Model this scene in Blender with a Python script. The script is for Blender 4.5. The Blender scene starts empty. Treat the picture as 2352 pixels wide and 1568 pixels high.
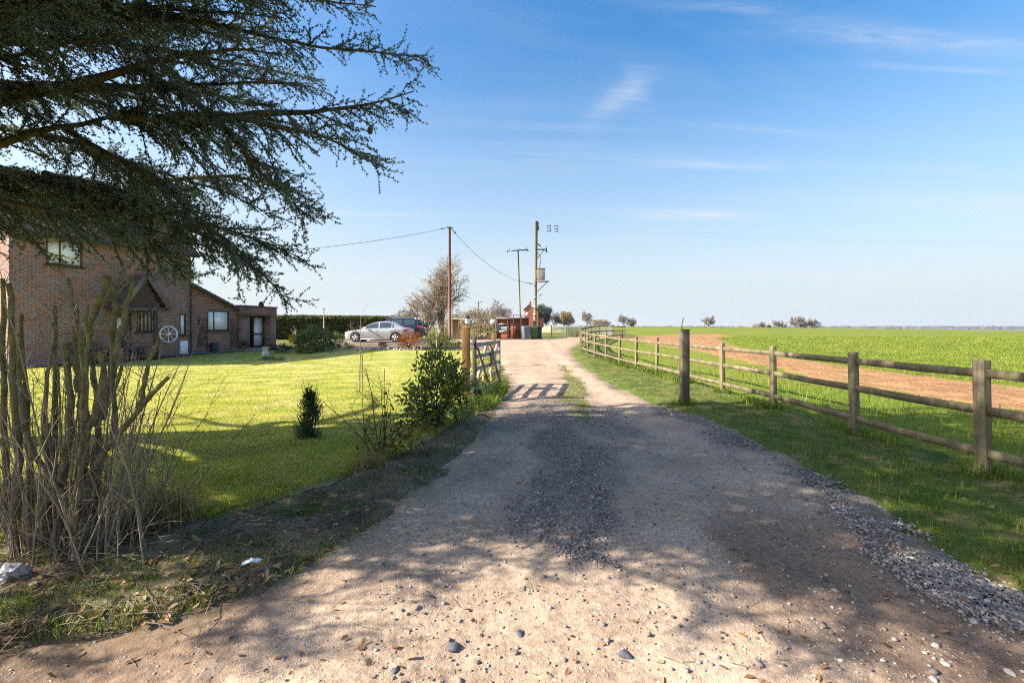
import bpy, math, random
import numpy as np
SC = bpy.context.scene
COL = SC.collection
F, EYE, CX, HY = 1050.0, 1.55, 1176.0, 757.0      # camera constants used while surveying the photograph
rnd = random.Random(7)
R0 = np.random.default_rng(11)

# ------------------------------------------------------------------ maths
def S(a, b, t):
    t = np.clip((np.asarray(t, float) - a) / (b - a), 0, 1)
    return t * t * (3 - 2 * t)

def hsh(ix, iy, seed):
    h = (ix.astype(np.int64) * 374761393 + iy.astype(np.int64) * 668265263 + seed * 974711) & 0xffffffff
    h = ((h ^ (h >> 13)) * 1274126177) & 0xffffffff
    h = h ^ (h >> 16)
    return (h & 0xffffff) / float(0xffffff)

def vn(x, y, seed=0):
    x = np.asarray(x, float); y = np.asarray(y, float)
    xi = np.floor(x); yi = np.floor(y); fx = x - xi; fy = y - yi
    fx = fx * fx * (3 - 2 * fx); fy = fy * fy * (3 - 2 * fy)
    a = hsh(xi, yi, seed); b = hsh(xi + 1, yi, seed); c = hsh(xi, yi + 1, seed); d = hsh(xi + 1, yi + 1, seed)
    return (a + (b - a) * fx) * (1 - fy) + (c + (d - c) * fx) * fy

def fbm(x, y, seed=0, o=4):
    s = 0; a = .5
    for i in range(o):
        s = s + a * (vn(x * 2 ** i, y * 2 ** i, seed + i) - .5); a *= .5
    return s

def zg(x, y):
    x = np.asarray(x, float); y = np.asarray(y, float)
    r = x / np.maximum(y, 1)
    k = np.interp(r, [-.3, .213, .5, .69, .88, 1.12, 1.6, 3], [1.6, 1.93, 1.61, 1.28, .85, .3, -.6, -1.5])
    z = .75 * S(14, 38, y) + k * S(42, 175, y)
    z = z - .0045 * np.clip(y - 180, 0, 900)
    return z

def Z(x, y): return float(zg(x, y))

def G(u, v):
    """ground point seen at survey pixel (u, v)"""
    y = 10.
    for _ in range(60):
        z = Z((u - CX) / F * y, y)
        y = .5 * y + .5 * min(F * (EYE - z) / max(v - HY, 1.), 400)
    x = (u - CX) / F * y
    return np.array([x, y, Z(x, y)])

def P(u, v, d):
    return np.array([(u - CX) / F * d, d, EYE - (v - HY) / F * d])

def nrm(v):
    v = np.asarray(v, float); n = np.linalg.norm(v)
    return v / n if n > 1e-9 else np.array([0, 0, 1.])

# ------------------------------------------------------------------ mesh builder
class MB:
    def __init__(s): s.V = []; s.Fs = []; s.n = 0
    def add(s, V, Fa, mi=0):
        V = np.asarray(V, float).reshape(-1, 3); Fa = np.asarray(Fa, np.int64)
        if len(V) == 0 or len(Fa) == 0: return s
        s.V.append(V); s.Fs.append((Fa + s.n, mi)); s.n += len(V); return s
    def poly(s, V, mi=0): return s.add(V, [list(range(len(V)))], mi)
    def box(s, c, d, rz=0, mi=0, bev=0, tilt=None):
        x, y, z = np.array(d, float) / 2
        V = np.array([[a * x, b * y, e * z] for e in (-1, 1) for b in (-1, 1) for a in (-1, 1)])
        if tilt is not None: V = V @ np.array(tilt).T
        cs, sn = math.cos(rz), math.sin(rz)
        V = np.column_stack([V[:, 0] * cs - V[:, 1] * sn, V[:, 0] * sn + V[:, 1] * cs, V[:, 2]]) + np.array(c, float)
        return s.add(V, [[0, 2, 3, 1], [4, 5, 7, 6], [0, 1, 5, 4], [2, 6, 7, 3], [0, 4, 6, 2], [1, 3, 7, 5]], mi)
    def bar(s, a, b, w, h, up=(0, 0, 1), mi=0):
        """rectangular beam from a to b, w across, h along up"""
        a = np.array(a, float); b = np.array(b, float); t = nrm(b - a)
        side = nrm(np.cross(t, up)); u2 = nrm(np.cross(side, t))
        V = [p + i * side * w / 2 + j * u2 * h / 2 for p in (a, b) for i, j in ((-1, -1), (1, -1), (1, 1), (-1, 1))]
        return s.add(V, [[3, 2, 1, 0], [4, 5, 6, 7], [0, 1, 5, 4], [1, 2, 6, 5], [2, 3, 7, 6], [3, 0, 4, 7]], mi)
    def tube(s, pts, rad, n=6, mi=0, cap=True):
        pts = np.asarray(pts, float); m = len(pts)
        rad = np.broadcast_to(np.asarray(rad, float), (m,))
        t = np.gradient(pts, axis=0); t /= np.maximum(np.linalg.norm(t, axis=1, keepdims=True), 1e-9)
        ref = np.array([.31, .17, .93]) if abs(t[0] @ np.array([.31, .17, .93])) < .9 else np.array([1., 0, 0])
        a = np.cross(t, ref); a /= np.maximum(np.linalg.norm(a, axis=1, keepdims=True), 1e-9)
        b = np.cross(t, a)
        an = np.arange(n) * 2 * math.pi / n
        V = pts[:, None, :] + rad[:, None, None] * (np.cos(an)[None, :, None] * a[:, None, :] + np.sin(an)[None, :, None] * b[:, None, :])
        i = np.arange(m - 1)[:, None] * n; j = np.arange(n)[None, :]; k = (j + 1) % n
        Fa = np.stack([i + j, i + k, i + n + k, i + n + j], -1).reshape(-1, 4)
        base = s.n
        s.add(V.reshape(-1, 3), Fa, mi)
        if cap and n > 3:
            s.Fs.append((np.array([list(range(n))]) + base, mi)); s.Fs.append((np.array([list(range(n))[::-1]]) + base + (m - 1) * n, mi))
        return s
    def lathe(s, prof, c=(0, 0, 0), n=20, mi=0, axis='z'):
        prof = np.array(prof, float); m = len(prof); an = np.arange(n) * 2 * math.pi / n
        V = np.stack([prof[:, 0][:, None] * np.cos(an), prof[:, 0][:, None] * np.sin(an), np.repeat(prof[:, 1][:, None], n, 1)], -1).reshape(-1, 3)
        if axis == 'y': V = V[:, [0, 2, 1]]
        if axis == 'x': V = V[:, [2, 0, 1]]
        i = np.arange(m - 1)[:, None] * n; j = np.arange(n)[None, :]; k = (j + 1) % n
        Fa = np.stack([i + j, i + k, i + n + k, i + n + j], -1).reshape(-1, 4)
        return s.add(V + np.array(c, float), Fa, mi)
    def build(s, name, mats, parent=None, world=False, smooth=False, recalc=False):
        me = bpy.data.meshes.new(name)
        V = np.concatenate(s.V) if s.V else np.zeros((0, 3))
        if world and parent is not None: V = V - np.array(parent.location)
        nv = len(V); tot = []; loops = []; mi = []
        for Fa, m in s.Fs:
            tot.append(np.full(len(Fa), Fa.shape[1])); loops.append(Fa.reshape(-1)); mi.append(np.full(len(Fa), m))
        tot = np.concatenate(tot); loops = np.concatenate(loops); mi = np.concatenate(mi)
        me.vertices.add(nv); me.vertices.foreach_set('co', V.reshape(-1).astype(np.float32))
        me.loops.add(len(loops)); me.loops.foreach_set('vertex_index', loops.astype(np.int32))
        me.polygons.add(len(tot)); me.polygons.foreach_set('loop_start', (np.cumsum(tot) - tot).astype(np.int32))
        me.polygons.foreach_set('material_index', mi.astype(np.int32))
        if smooth: me.polygons.foreach_set('use_smooth', np.ones(len(tot), bool))
        for m in (mats if isinstance(mats, (list, tuple)) else [mats]): me.materials.append(m)
        me.update(calc_edges=True); me.validate()
        if recalc:
            import bmesh
            bm = bmesh.new(); bm.from_mesh(me); bmesh.ops.recalc_face_normals(bm, faces=bm.faces); bm.to_mesh(me); bm.free()
        o = bpy.data.objects.new(name, me); COL.objects.link(o)
        if parent is not None: o.parent = parent
        return o

def attr(o, name, vals):
    a = o.data.attributes.new(name, 'FLOAT', 'POINT'); a.data.foreach_set('value', np.asarray(vals, np.float32))

def bevel(o, w=.01, seg=2):
    m = o.modifiers.new('bevel', 'BEVEL'); m.width = w; m.segments = seg; m.limit_method = 'ANGLE'; return o

def thing(name, label, cat, loc=(0, 0, 0), rz=0, group=None, kind=None):
    o = bpy.data.objects.new(name, None); COL.objects.link(o)
    o.location = tuple(float(c) for c in loc); o.rotation_euler = (0, 0, rz)
    o.empty_display_size = .1
    return tag(o, label, cat, group, kind)

def tag(o, label, cat, group=None, kind=None):
    o['label'] = label; o['category'] = cat
    if group: o['group'] = group
    if kind: o['kind'] = kind
    return o

def dup(root, loc, rz=None, label=None):
    def cp(o, par):
        c = o.copy(); COL.objects.link(c)
        if par: c.parent = par
        for ch in [q for q in bpy.data.objects if q.parent == o]: cp(ch, c)
        return c
    r = cp(root, None); r.location = tuple(float(c) for c in loc)
    if rz is not None: r.rotation_euler = (0, 0, rz)
    if label: r['label'] = label
    return r

# ------------------------------------------------------------------ materials
class NT:
    def __init__(s, name):
        s.m = bpy.data.materials.new(name); s.m.use_nodes = True; s.t = s.m.node_tree; s.t.nodes.clear()
    def n(s, typ, **kw):
        nd = s.t.nodes.new(typ)
        for k, v in kw.items():
            if k.startswith('i_'):
                key = k[2:]; key = int(key) if key.isdigit() else key.replace('_', ' ')
                sock = nd.inputs[key]
                if isinstance(v, bpy.types.NodeSocket): s.t.links.new(v, sock)
                elif isinstance(v, tuple) and len(v) == 3 and sock.type == 'RGBA': sock.default_value = (*v, 1)
                else: sock.default_value = v
            else: setattr(nd, k, v)
        return nd
    def pos(s, scale=(1, 1, 1), obj=False, rot=(0, 0, 0)):
        src = s.n('ShaderNodeTexCoord').outputs['Object'] if obj else s.n('ShaderNodeNewGeometry').outputs['Position']
        return s.n('ShaderNodeMapping', i_Vector=src, i_Scale=scale, i_Rotation=rot).outputs[0]
    def noise(s, vec, scale, detail=5, rough=.55, dist=0):
        return s.n('ShaderNodeTexNoise', i_Vector=vec, i_Scale=scale, i_Detail=detail, i_Roughness=rough, i_Distortion=dist).outputs[0]
    def ramp(s, fac, stops, interp='LINEAR'):
        r = s.n('ShaderNodeValToRGB', i_Fac=fac); e = r.color_ramp.elements; r.color_ramp.interpolation = interp
        while len(e) < len(stops): e.new(.5)
        for el, (p, c) in zip(e, stops): el.position = p; el.color = (*c, 1) if isinstance(c, tuple) else (c, c, c, 1)
        return r.outputs[0]
    def mix(s, fac, a, b, mode='MIX'):
        nd = s.n('ShaderNodeMix', data_type='RGBA', blend_type=mode)
        for sock, v in ((nd.inputs[0], fac), (nd.inputs[6], a), (nd.inputs[7], b)):
            if isinstance(v, bpy.types.NodeSocket): s.t.links.new(v, sock)
            else: sock.default_value = (*v, 1) if isinstance(v, tuple) else v
        return nd.outputs[2]
    def math(s, op, a, b=0., c=0., clamp=False):
        nd = s.n('ShaderNodeMath', operation=op, use_clamp=clamp)
        for i, v in enumerate((a, b, c)):
            if isinstance(v, bpy.types.NodeSocket): s.t.links.new(v, nd.inputs[i])
            else: nd.inputs[i].default_value = v
        return nd.outputs[0]
    def attr(s, name): return s.n('ShaderNodeAttribute', attribute_name=name).outputs['Fac']
    def island(s): return s.n('ShaderNodeNewGeometry').outputs['Random Per Island']
    def bump(s, h, strength=.5, dist=.02, normal=None):
        kw = dict(i_Height=h, i_Strength=strength, i_Distance=dist)
        if normal: kw['i_Normal'] = normal
        return s.n('ShaderNodeBump', **kw).outputs[0]
    def out(s, sh): s.t.links.new(sh, s.n('ShaderNodeOutputMaterial').inputs[0]); return s.m
    def pbr(s, col, rough=.8, spec=.3, metal=0., normal=None, **kw):
        d = dict(i_Base_Color=col, i_Roughness=rough, i_Metallic=metal); d['i_Specular_IOR_Level'] = spec
        if normal is not None: d['i_Normal'] = normal
        for k, v in kw.items(): d['i_' + k] = v
        return s.n('ShaderNodeBsdfPrincipled', **d).outputs[0]

def mat(name, cols, scale=6., detail=6, rough=.8, spec=.3, bump=0., bscale=None, obj=False, stretch=(1, 1, 1), metal=0., dist=0., bd=.02):
    t = NT(name); v = t.pos(stretch, obj)
    f = t.noise(v, scale, detail, .6, dist)
    n = len(cols); st = [(.28 + .44 * i / max(n - 1, 1), c) for i, c in enumerate(cols)]
    col = t.ramp(f, st) if n > 1 else cols[0]
    nm = t.bump(t.noise(v, bscale or scale * 4, 5), bump, bd) if bump else None
    return t.out(t.pbr(col, rough, spec, metal, nm))

def leafmat(name, cols, trans=.35, rough=.55, spec=.25, tcol=None):
    """two-sided leaf: diffuse/gloss front plus light coming through, tone differs per leaf"""
    t = NT(name); f = t.island()
    n = len(cols); col = t.ramp(f, [(i / max(n - 1, 1), c) for i, c in enumerate(cols)])
    big = t.noise(t.pos(), 1.3, 2)
    col = t.mix(1., col, t.ramp(big, [(.3, .7), (.7, 1.25)]), 'MULTIPLY')
    a = t.pbr(col, rough, spec)
    tc = t.mix(1., col, tcol or (1.5, 1.45, .7), 'MULTIPLY')
    b = t.n('ShaderNodeBsdfTranslucent', i_Color=tc).outputs[0]
    return t.out(t.n('ShaderNodeMixShader', i_0=trans, i_1=a, i_2=b).outputs[0])

def brickmat(name, c1, c2, mortar, diaper=False):
    t = NT(name); v = t.n('ShaderNodeTexCoord').outputs['Object']
    sx = t.n('ShaderNodeSeparateXYZ', i_0=v)
    u = t.math('ADD', sx.outputs[0], sx.outputs[1])
    vec = t.n('ShaderNodeCombineXYZ', i_0=u, i_1=sx.outputs[2], i_2=0.).outputs[0]
    b = t.n('ShaderNodeTexBrick', i_Vector=vec, i_Color1=(0., 0., 0.), i_Color2=(1., 1., 1.), i_Mortar=(.5, .5, .5), i_Scale=1., i_Mortar_Size=.006, i_Mortar_Smooth=.2, i_Bias=0., i_Brick_Width=.225, i_Row_Height=.075)
    per = t.n('ShaderNodeSeparateColor', i_0=b.outputs[0]).outputs[0]
    col = t.ramp(per, [(0., c1), (.45, c2), (.8, tuple(.6 * x for x in c1)), (1., (.17, .15, .16))])
    if diaper:
        ax = t.math('ABSOLUTE', t.math('SUBTRACT', t.math('FRACT', t.math('DIVIDE', u, 1.35)), .5))
        az = t.math('ABSOLUTE', t.math('SUBTRACT', t.math('FRACT', t.math('DIVIDE', sx.outputs[2], 1.35)), .5))
        dg = t.math('ABSOLUTE', t.math('SUBTRACT', t.math('ADD', ax, az), .5))
        k = t.math('LESS_THAN', dg, .05)
        k = t.math('MULTIPLY', k, t.math('GREATER_THAN', t.math('ADD', per, t.math('MULTIPLY', t.noise(vec, 7.), .6)), .45))
        col = t.mix(t.math('MULTIPLY', k, .7), col, (.17, .18, .21))
    st = t.noise(v, 1.1, 5); col = t.mix(1., col, t.ramp(st, [(.3, .75), (.7, 1.15)]), 'MULTIPLY')
    col = t.mix(b.outputs['Fac'], col, mortar)
    nm = t.bump(t.math('ADD', t.math('MULTIPLY', b.outputs['Fac'], -1.), t.math('MULTIPLY', t.noise(v, 40.), .4)), .5, .01)
    return t.out(t.pbr(col, .85, .2, 0., nm))

def woodmat(name, cols, green=0., rough=.75, axis='z'):
    t = NT(name); s = {'z': (16, 16, .7), 'x': (.7, 16, 16), 'y': (16, .7, 16), 'rail': (4.5, .8, 4.5)}[axis]
    v = t.pos(s, True); f = t.noise(v, 2.2, 8, .65, .4)
    col = t.ramp(f, [(.25 + .5 * i / (len(cols) - 1), c) for i, c in enumerate(cols)])
    big = t.noise(t.pos((1, 1, 1)), 2.3, 4); col = t.mix(1., col, t.ramp(big, [(.3, .72), (.7, 1.2)]), 'MULTIPLY')
    if green: col = t.mix(t.math('MULTIPLY', t.ramp(t.noise(t.pos(), 3.1, 5), [(.42, 0.), (.65, 1.)]), green), col, (.17, .17, .05))
    return t.out(t.pbr(col, rough, .25, 0., t.bump(f, .25, .003)))

def plain(name, c, rough=.5, spec=.4, metal=0., **kw):
    t = NT(name); n = t.noise(t.pos(), 7., 4)
    col = t.mix(1., c, t.ramp(n, [(.3, .85), (.7, 1.1)]), 'MULTIPLY')
    return t.out(t.pbr(col, rough, spec, metal, None, **kw))
# ------------------------------------------------------------------ camera, sun, sky
cam = bpy.data.cameras.new('camera'); camo = bpy.data.objects.new('camera', cam); COL.objects.link(camo)
cam.sensor_width = 36; cam.lens = F / 2352 * 36; cam.shift_y = -(784 - HY) / 2352
cam.clip_start = .05; cam.clip_end = 20000
camo.location = (0, 0, EYE); camo.rotation_euler = (math.radians(90), 0, 0)
SC.camera = camo
SUN_EL = math.radians(31.5); SUN_TO = np.array([-.986, -.167])
sv = np.array([SUN_TO[0] * math.cos(SUN_EL), SUN_TO[1] * math.cos(SUN_EL), math.sin(SUN_EL)])
from mathutils import Vector
sl = bpy.data.lights.new('sun', 'SUN'); sl.energy = 4.8; sl.angle = math.radians(.53); sl.color = (1., .93, .82)
so = bpy.data.objects.new('sun', sl); COL.objects.link(so); so.location = (-40, -8, 30)
so.rotation_euler = Vector(sv).to_track_quat('Z', 'Y').to_euler()

def make_world():
    w = bpy.data.worlds.new('World'); SC.world = w; w.use_nodes = True
    t = NT.__new__(NT); t.t = w.node_tree; t.t.nodes.clear(); t.m = w
    sky = t.n('ShaderNodeTexSky', sky_type='NISHITA', sun_disc=False, sun_elevation=SUN_EL,
              sun_rotation=math.atan2(SUN_TO[0], SUN_TO[1]), altitude=0, air_density=1.15, dust_density=3.2, ozone_density=2.6).outputs[0]
    hs = t.n('ShaderNodeHueSaturation', i_Hue=.499, i_Saturation=1.4, i_Value=.73, i_Fac=1., i_Color=sky).outputs[0]
    d = t.n('ShaderNodeTexCoord').outputs['Generated']
    sx = t.n('ShaderNodeSeparateXYZ', i_0=d); x, y, z = sx.outputs
    zz = t.math('MAXIMUM', z, .0)
    # thin high cirrus on a plane far overhead: streaks flatten towards the horizon
    den = t.math('ADD', zz, .055)
    cx = t.math('DIVIDE', x, den); cy = t.math('DIVIDE', y, den)
    v = t.n('ShaderNodeCombineXYZ', i_0=cx, i_1=cy, i_2=0.).outputs[0]
    v1 = t.n('ShaderNodeMapping', i_Vector=v, i_Rotation=(0, 0, math.radians(-9)), i_Scale=(.16, .95, 1)).outputs[0]
    n1 = t.noise(v1, 1.25, 9, .6, .9)
    v2 = t.n('ShaderNodeMapping', i_Vector=v, i_Rotation=(0, 0, math.radians(8)), i_Scale=(.45, 1.5, 1), i_Location=(3.1, 1.7, 0)).outputs[0]
    n2 = t.noise(v2, 2.2, 10, .68, 1.4)
    broad = t.ramp(t.noise(v, .33, 3), [(.4, 0.), (.62, 1.)])
    m = t.math('MULTIPLY', t.ramp(n1, [(.47, 0.), (.74, 1.)]), t.ramp(n2, [(.3, .25), (.7, 1.)]))
    m = t.math('MULTIPLY', m, t.math('ADD', .3, t.math('MULTIPLY', broad, .7)))
    wisps = None
    # the single wisps that the photograph shows, as soft patches at fixed bearings of the sky
    for (u, vv, lu, lv, ang, k) in ((1425, 222, 85, 26, -38, .5), (1462, 195, 24, 55, -20, .25), (1600, 494, 130, 13, 0, .95), (800, 490, 210, 6, 1, .6),
                                    (2150, 95, 300, 26, 4, .5), (2200, 160, 200, 8, 3, .4), (1500, 700, 500, 9, 0, .4), (1650, 380, 160, 8, 4, .3), (1700, 20, 220, 20, 6, .25), (1900, 632, 520, 10, 0, .7), (820, 640, 250, 7, 1, .7), (1780, 300, 260, 9, 5, .2)):
        ax = (u - CX) / F; az = (HY - vv) / F
        px = t.math('SUBTRACT', t.math('DIVIDE', x, t.math('MAXIMUM', y, .05)), ax)
        pz = t.math('SUBTRACT', t.math('DIVIDE', z, t.math('MAXIMUM', y, .05)), az)
        a = math.radians(-ang); c, s_ = math.cos(a), math.sin(a)
        q1 = t.math('DIVIDE', t.math('ADD', t.math('MULTIPLY', px, c), t.math('MULTIPLY', pz, s_)), lu / F)
        q2 = t.math('DIVIDE', t.math('SUBTRACT', t.math('MULTIPLY', pz, c), t.math('MULTIPLY', px, s_)), lv / F)
        r2 = t.math('ADD', t.math('MULTIPLY', q1, q1), t.math('MULTIPLY', q2, q2))
        g = t.math('MULTIPLY', t.math('EXPONENT', t.math('MULTIPLY', r2, -1.)), k * .85)
        g = t.math('MULTIPLY', g, t.math('GREATER_THAN', y, .05))
        wisps = g if wisps is None else t.math('ADD', wisps, g)
    n3 = t.noise(t.n('ShaderNodeMapping', i_Vector=v, i_Rotation=(0, 0, math.radians(38)), i_Scale=(2.2, 9., 1)).outputs[0], 1.6, 8, .7, 1.2)
    wisps = t.math('MULTIPLY', wisps, t.math('MULTIPLY', t.ramp(n2, [(.25, .4), (.6, 1.)]), t.ramp(n3, [(.35, .25), (.62, 1.1)])))
    mask = t.math('MINIMUM', t.math('ADD', t.math('MULTIPLY', m, .85), wisps), .85)
    low = t.n('ShaderNodeMapRange', i_0=z, i_1=0., i_2=.52, i_3=1., i_4=0.).outputs[0]
    low = t.math('POWER', low, 1.3)
    haze = t.mix(low, hs, SKYLOW)
    col = t.mix(mask, haze, SKYCLOUD)
    bg = t.n('ShaderNodeBackground', i_Color=col, i_Strength=SKYSTR).outputs[0]
    t.t.links.new(bg, t.n('ShaderNodeOutputWorld').inputs[0])
SKYSTR = .132; SKYLOW = (2.05, 2.3, 2.5); SKYCLOUD = (2.2, 2.35, 2.5)
make_world()
SC.view_settings.view_transform = 'Standard'; SC.view_settings.look = 'None'
SC.view_settings.exposure = 1.5; SC.view_settings.gamma = 1
SC.render.engine = 'CYCLES'
SC.cycles.max_bounces = 6; SC.cycles.transparent_max_bounces = 4; SC.cycles.caustics_reflective = False; SC.cycles.caustics_refractive = False
SC.cycles.use_denoising = False; SC.cycles.filter_width = 1.1

# ------------------------------------------------------------------ ground sheets
def sdpoly(x, y, poly):
    """signed distance to polygon, positive inside"""
    p = np.array(poly, float); d = np.full(x.shape, 1e18); ins = np.zeros(x.shape, bool)
    for (x0, y0), (x1, y1) in zip(p, np.roll(p, -1, 0)):
        ex, ey = x1 - x0, y1 - y0
        t = np.clip(((x - x0) * ex + (y - y0) * ey) / (ex * ex + ey * ey + 1e-12), 0, 1)
        d = np.minimum(d, (x - x0 - t * ex) ** 2 + (y - y0 - t * ey) ** 2)
        c = (y0 > y) != (y1 > y)
        with np.errstate(divide='ignore', invalid='ignore'):
            c &= x < (x1 - x0) * (y - y0) / (y1 - y0 + 1e-30) + x0
        ins ^= c
    return np.where(ins, 1, -1) * np.sqrt(d)

def sheet(name, poly, m, h, w, amp, seed, y0, y1, r0, r1, dr, rough=None, label=None, attrs=None, edge=.25):
    """fan-spaced ground sheet: stands h above the base ground inside poly, sinks under it over w at the outline"""
    ys = np.exp(np.arange(math.log(y0), math.log(y1), dr)); rs = np.arange(r0, r1 + dr, dr)
    Y, Rr = np.meshgrid(ys, rs, indexing='ij'); X = Rr * Y
    w_ = np.maximum(w, .006 * Y)
    s = sdpoly(X, Y, poly) + edge * 2 * w_ * fbm(X / .35, Y / .35, seed + 5, 3) * 2
    k = np.clip(s / w_, -1.5, 1)
    z = zg(X, Y) + np.where(k > 0, h * k, .05 * k)
    z = z + amp * fbm(X / .5, Y / .5, seed) * S(-.2, .6, k)
    if rough is not None: z = z + rough(X, Y) * S(-.1, .7, k)
    nr, nc = X.shape; idx = np.arange(nr * nc).reshape(nr, nc)
    q = np.stack([idx[:-1, :-1], idx[:-1, 1:], idx[1:, 1:], idx[1:, :-1]], -1).reshape(-1, 4)
    keep = (k > -1.2).reshape(-1)[q].any(1); q = q[keep]
    used, inv = np.unique(q, return_inverse=True)
    b = MB(); b.add(np.column_stack([X.ravel(), Y.ravel(), z.ravel()])[used], inv.reshape(-1, 4))
    o = b.build(name, m, smooth=True); tag(o, label, name.replace('_', ' '), kind='structure')
    if attrs:
        for an, fn in attrs.items(): attr(o, an, fn(X.ravel()[used], Y.ravel()[used]))
    return o

DRIVE = [(-6, 1.0), (-2.6, 2.25), (-1.9, 2.42), (-1.55, 2.75), (-1.36, 3.1), (-1.15, 3.8), (-.84, 4.9), (-.66, 6.2), (-.42, 8), (-.17, 11), (-.12, 14.4), (-.45, 20), (-.85, 28), (-1.2, 31),
         (-5, 33), (-5, 37.2), (2.6, 37.6), (5.2, 42), (5.6, 46), (10, 47.5), (10.8, 45.5), (8.2, 42), (6.2, 37), (4.6, 31.5), (3.5, 27), (3.05, 23.5), (2.85, 17), (2.75, 12), (2.95, 9.5), (3.4, 8.2), (3.3, 4.8), (2.95, 3.1), (2.85, 2.4), (3.2, 1.6), (5, 1.0)]
LAWN = [(-26, 2.6), (-5, 3.0), (-2.95, 3.35), (-2.5, 3.58), (-1.98, 4.4), (-1.58, 5.05), (-1.28, 6.2), (-.92, 7.46), (-.75, 9.2), (-.62, 11.4), (-.75, 15), (-1.05, 20), (-1.4, 25.6), (-9, 26.2), (-13, 26.6), (-15, 30), (-26, 38)]
BANK = [(-7, 1.2), (-7, 3.2), (-2.95, 3.6), (-2.4, 3.8), (-1.9, 4.6), (-1.5, 5.3), (-1.2, 6.4), (-.85, 7.6), (-.45, 9), (-.3, 9.2), (-.5, 6.6), (-.7, 5), (-1.0, 3.8), (-1.2, 3.1), (-1.4, 2.7), (-1.8, 2.35), (-2.6, 2.15), (-6, .9)]
VERGE = [(3.0, 9.3), (2.85, 12), (2.9, 17), (3.1, 23.5), (3.55, 26.5), (4.4, 30), (6, 36.5), (8, 41.5), (10.6, 45.2), (12, 48), (14, 48), (12.5, 44), (9, 37), (6.2, 30), (5.4, 24), (5.35, 9), (5.35, 1), (5.2, .9), (3.6, 1.5), (3.0, 2.2), (3.0, 3.1), (3.35, 4.8), (3.5, 8)]
SOIL = [(9, 2), (9.05, 12), (9.9, 20), (9.9, 26), (8.9, 28), (8.3, 33), (9.2, 41), (14, 50), (22, 62), (30, 66), (26, 52), (18, 40), (14.2, 29), (13.3, 22), (13.4, 17.5), (13.6, 12), (13.4, 2)]
FIELD = [(5.2, .9), (5.3, 24), (6.3, 30), (9.4, 37), (12.5, 43.5), (14.5, 50), (20, 80), (60, 400), (150, 900), (1400, 900), (300, 60), (80, 1)]

def gravelmask(x, y):
    n = fbm(x / .5, y / .9, 31, 4)
    c = np.interp(y, [2.6, 3.4, 4.75, 7, 9, 10], [.75, .66, .75, .85, .8, .9]); wd = np.interp(y, [2.7, 3.3, 4.7, 6, 8.5, 9.6, 10.5], [.0, .36, .5, .8, 1.25, .9, 0])
    a = .9 * S(-.3, .75, wd - np.abs(x - c) + n * 2.6) * S(.0, .15, wd)
    c2 = np.interp(y, [2, 2.4, 3, 4.75, 8, 9.3], [2.8, 2.7, 2.75, 3.1, 3.15, 2.75]); w2 = np.interp(y, [1.5, 2.4, 3, 4.75, 8, 9.3], [.3, .28, .26, .36, .5, .1])
    b = S(-.05, .3, w2 - np.abs(x - c2) + n * 1.0)
    c = S(.0, .5, .5 - np.abs(x + .25 + (8 - y) * .12) + n) * S(6, 7.2, y) * S(9.8, 9, y)
    return np.clip(np.maximum(np.maximum(a, b), .7 * c), 0, 1)
def mossmask(x, y):
    n = fbm(x / .3, y / .6, 77, 4)
    c = np.interp(y, [8, 11, 13, 17, 19], [1.2, 1.5, 1.75, 1.95, 2.0]); wd = np.interp(y, [7, 9, 10.5, 15, 18.5, 19.5], [.0, .25, .3, .22, .1, 0])
    a = S(-.06, .14, wd - np.abs(x - c) + n * .75)
    e = S(.5, .05, sdpoly(x, y, DRIVE) + n * .9) * .8 * S(60, 20, y)
    return np.clip(np.maximum(a * S(7, 8, y) * S(19.5, 18, y), e * S(-.1, .3, n + .1)), 0, 1)
def driverough(X, Y):
    g = gravelmask(X, Y)
    r = -.03 * np.exp(-((X - 2.05) / .35) ** 2) - .03 * np.exp(-((X + .1 + (6 - Y) * .03) / .35) ** 2) + .012 * np.exp(-((X - .9) / .4) ** 2)
    fine = fbm(X / .07, Y / .07, 3, 3) * .013 + np.clip(vn(X / .045, Y / .045, 9) - .72, 0, 1) * .03 + np.clip(fbm(X / .25, Y / .25, 13, 3), -.1, 1) * .035
    return r * S(50, 10, Y) + fine * (1 + g * .8) * S(30, 6, Y)

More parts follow.
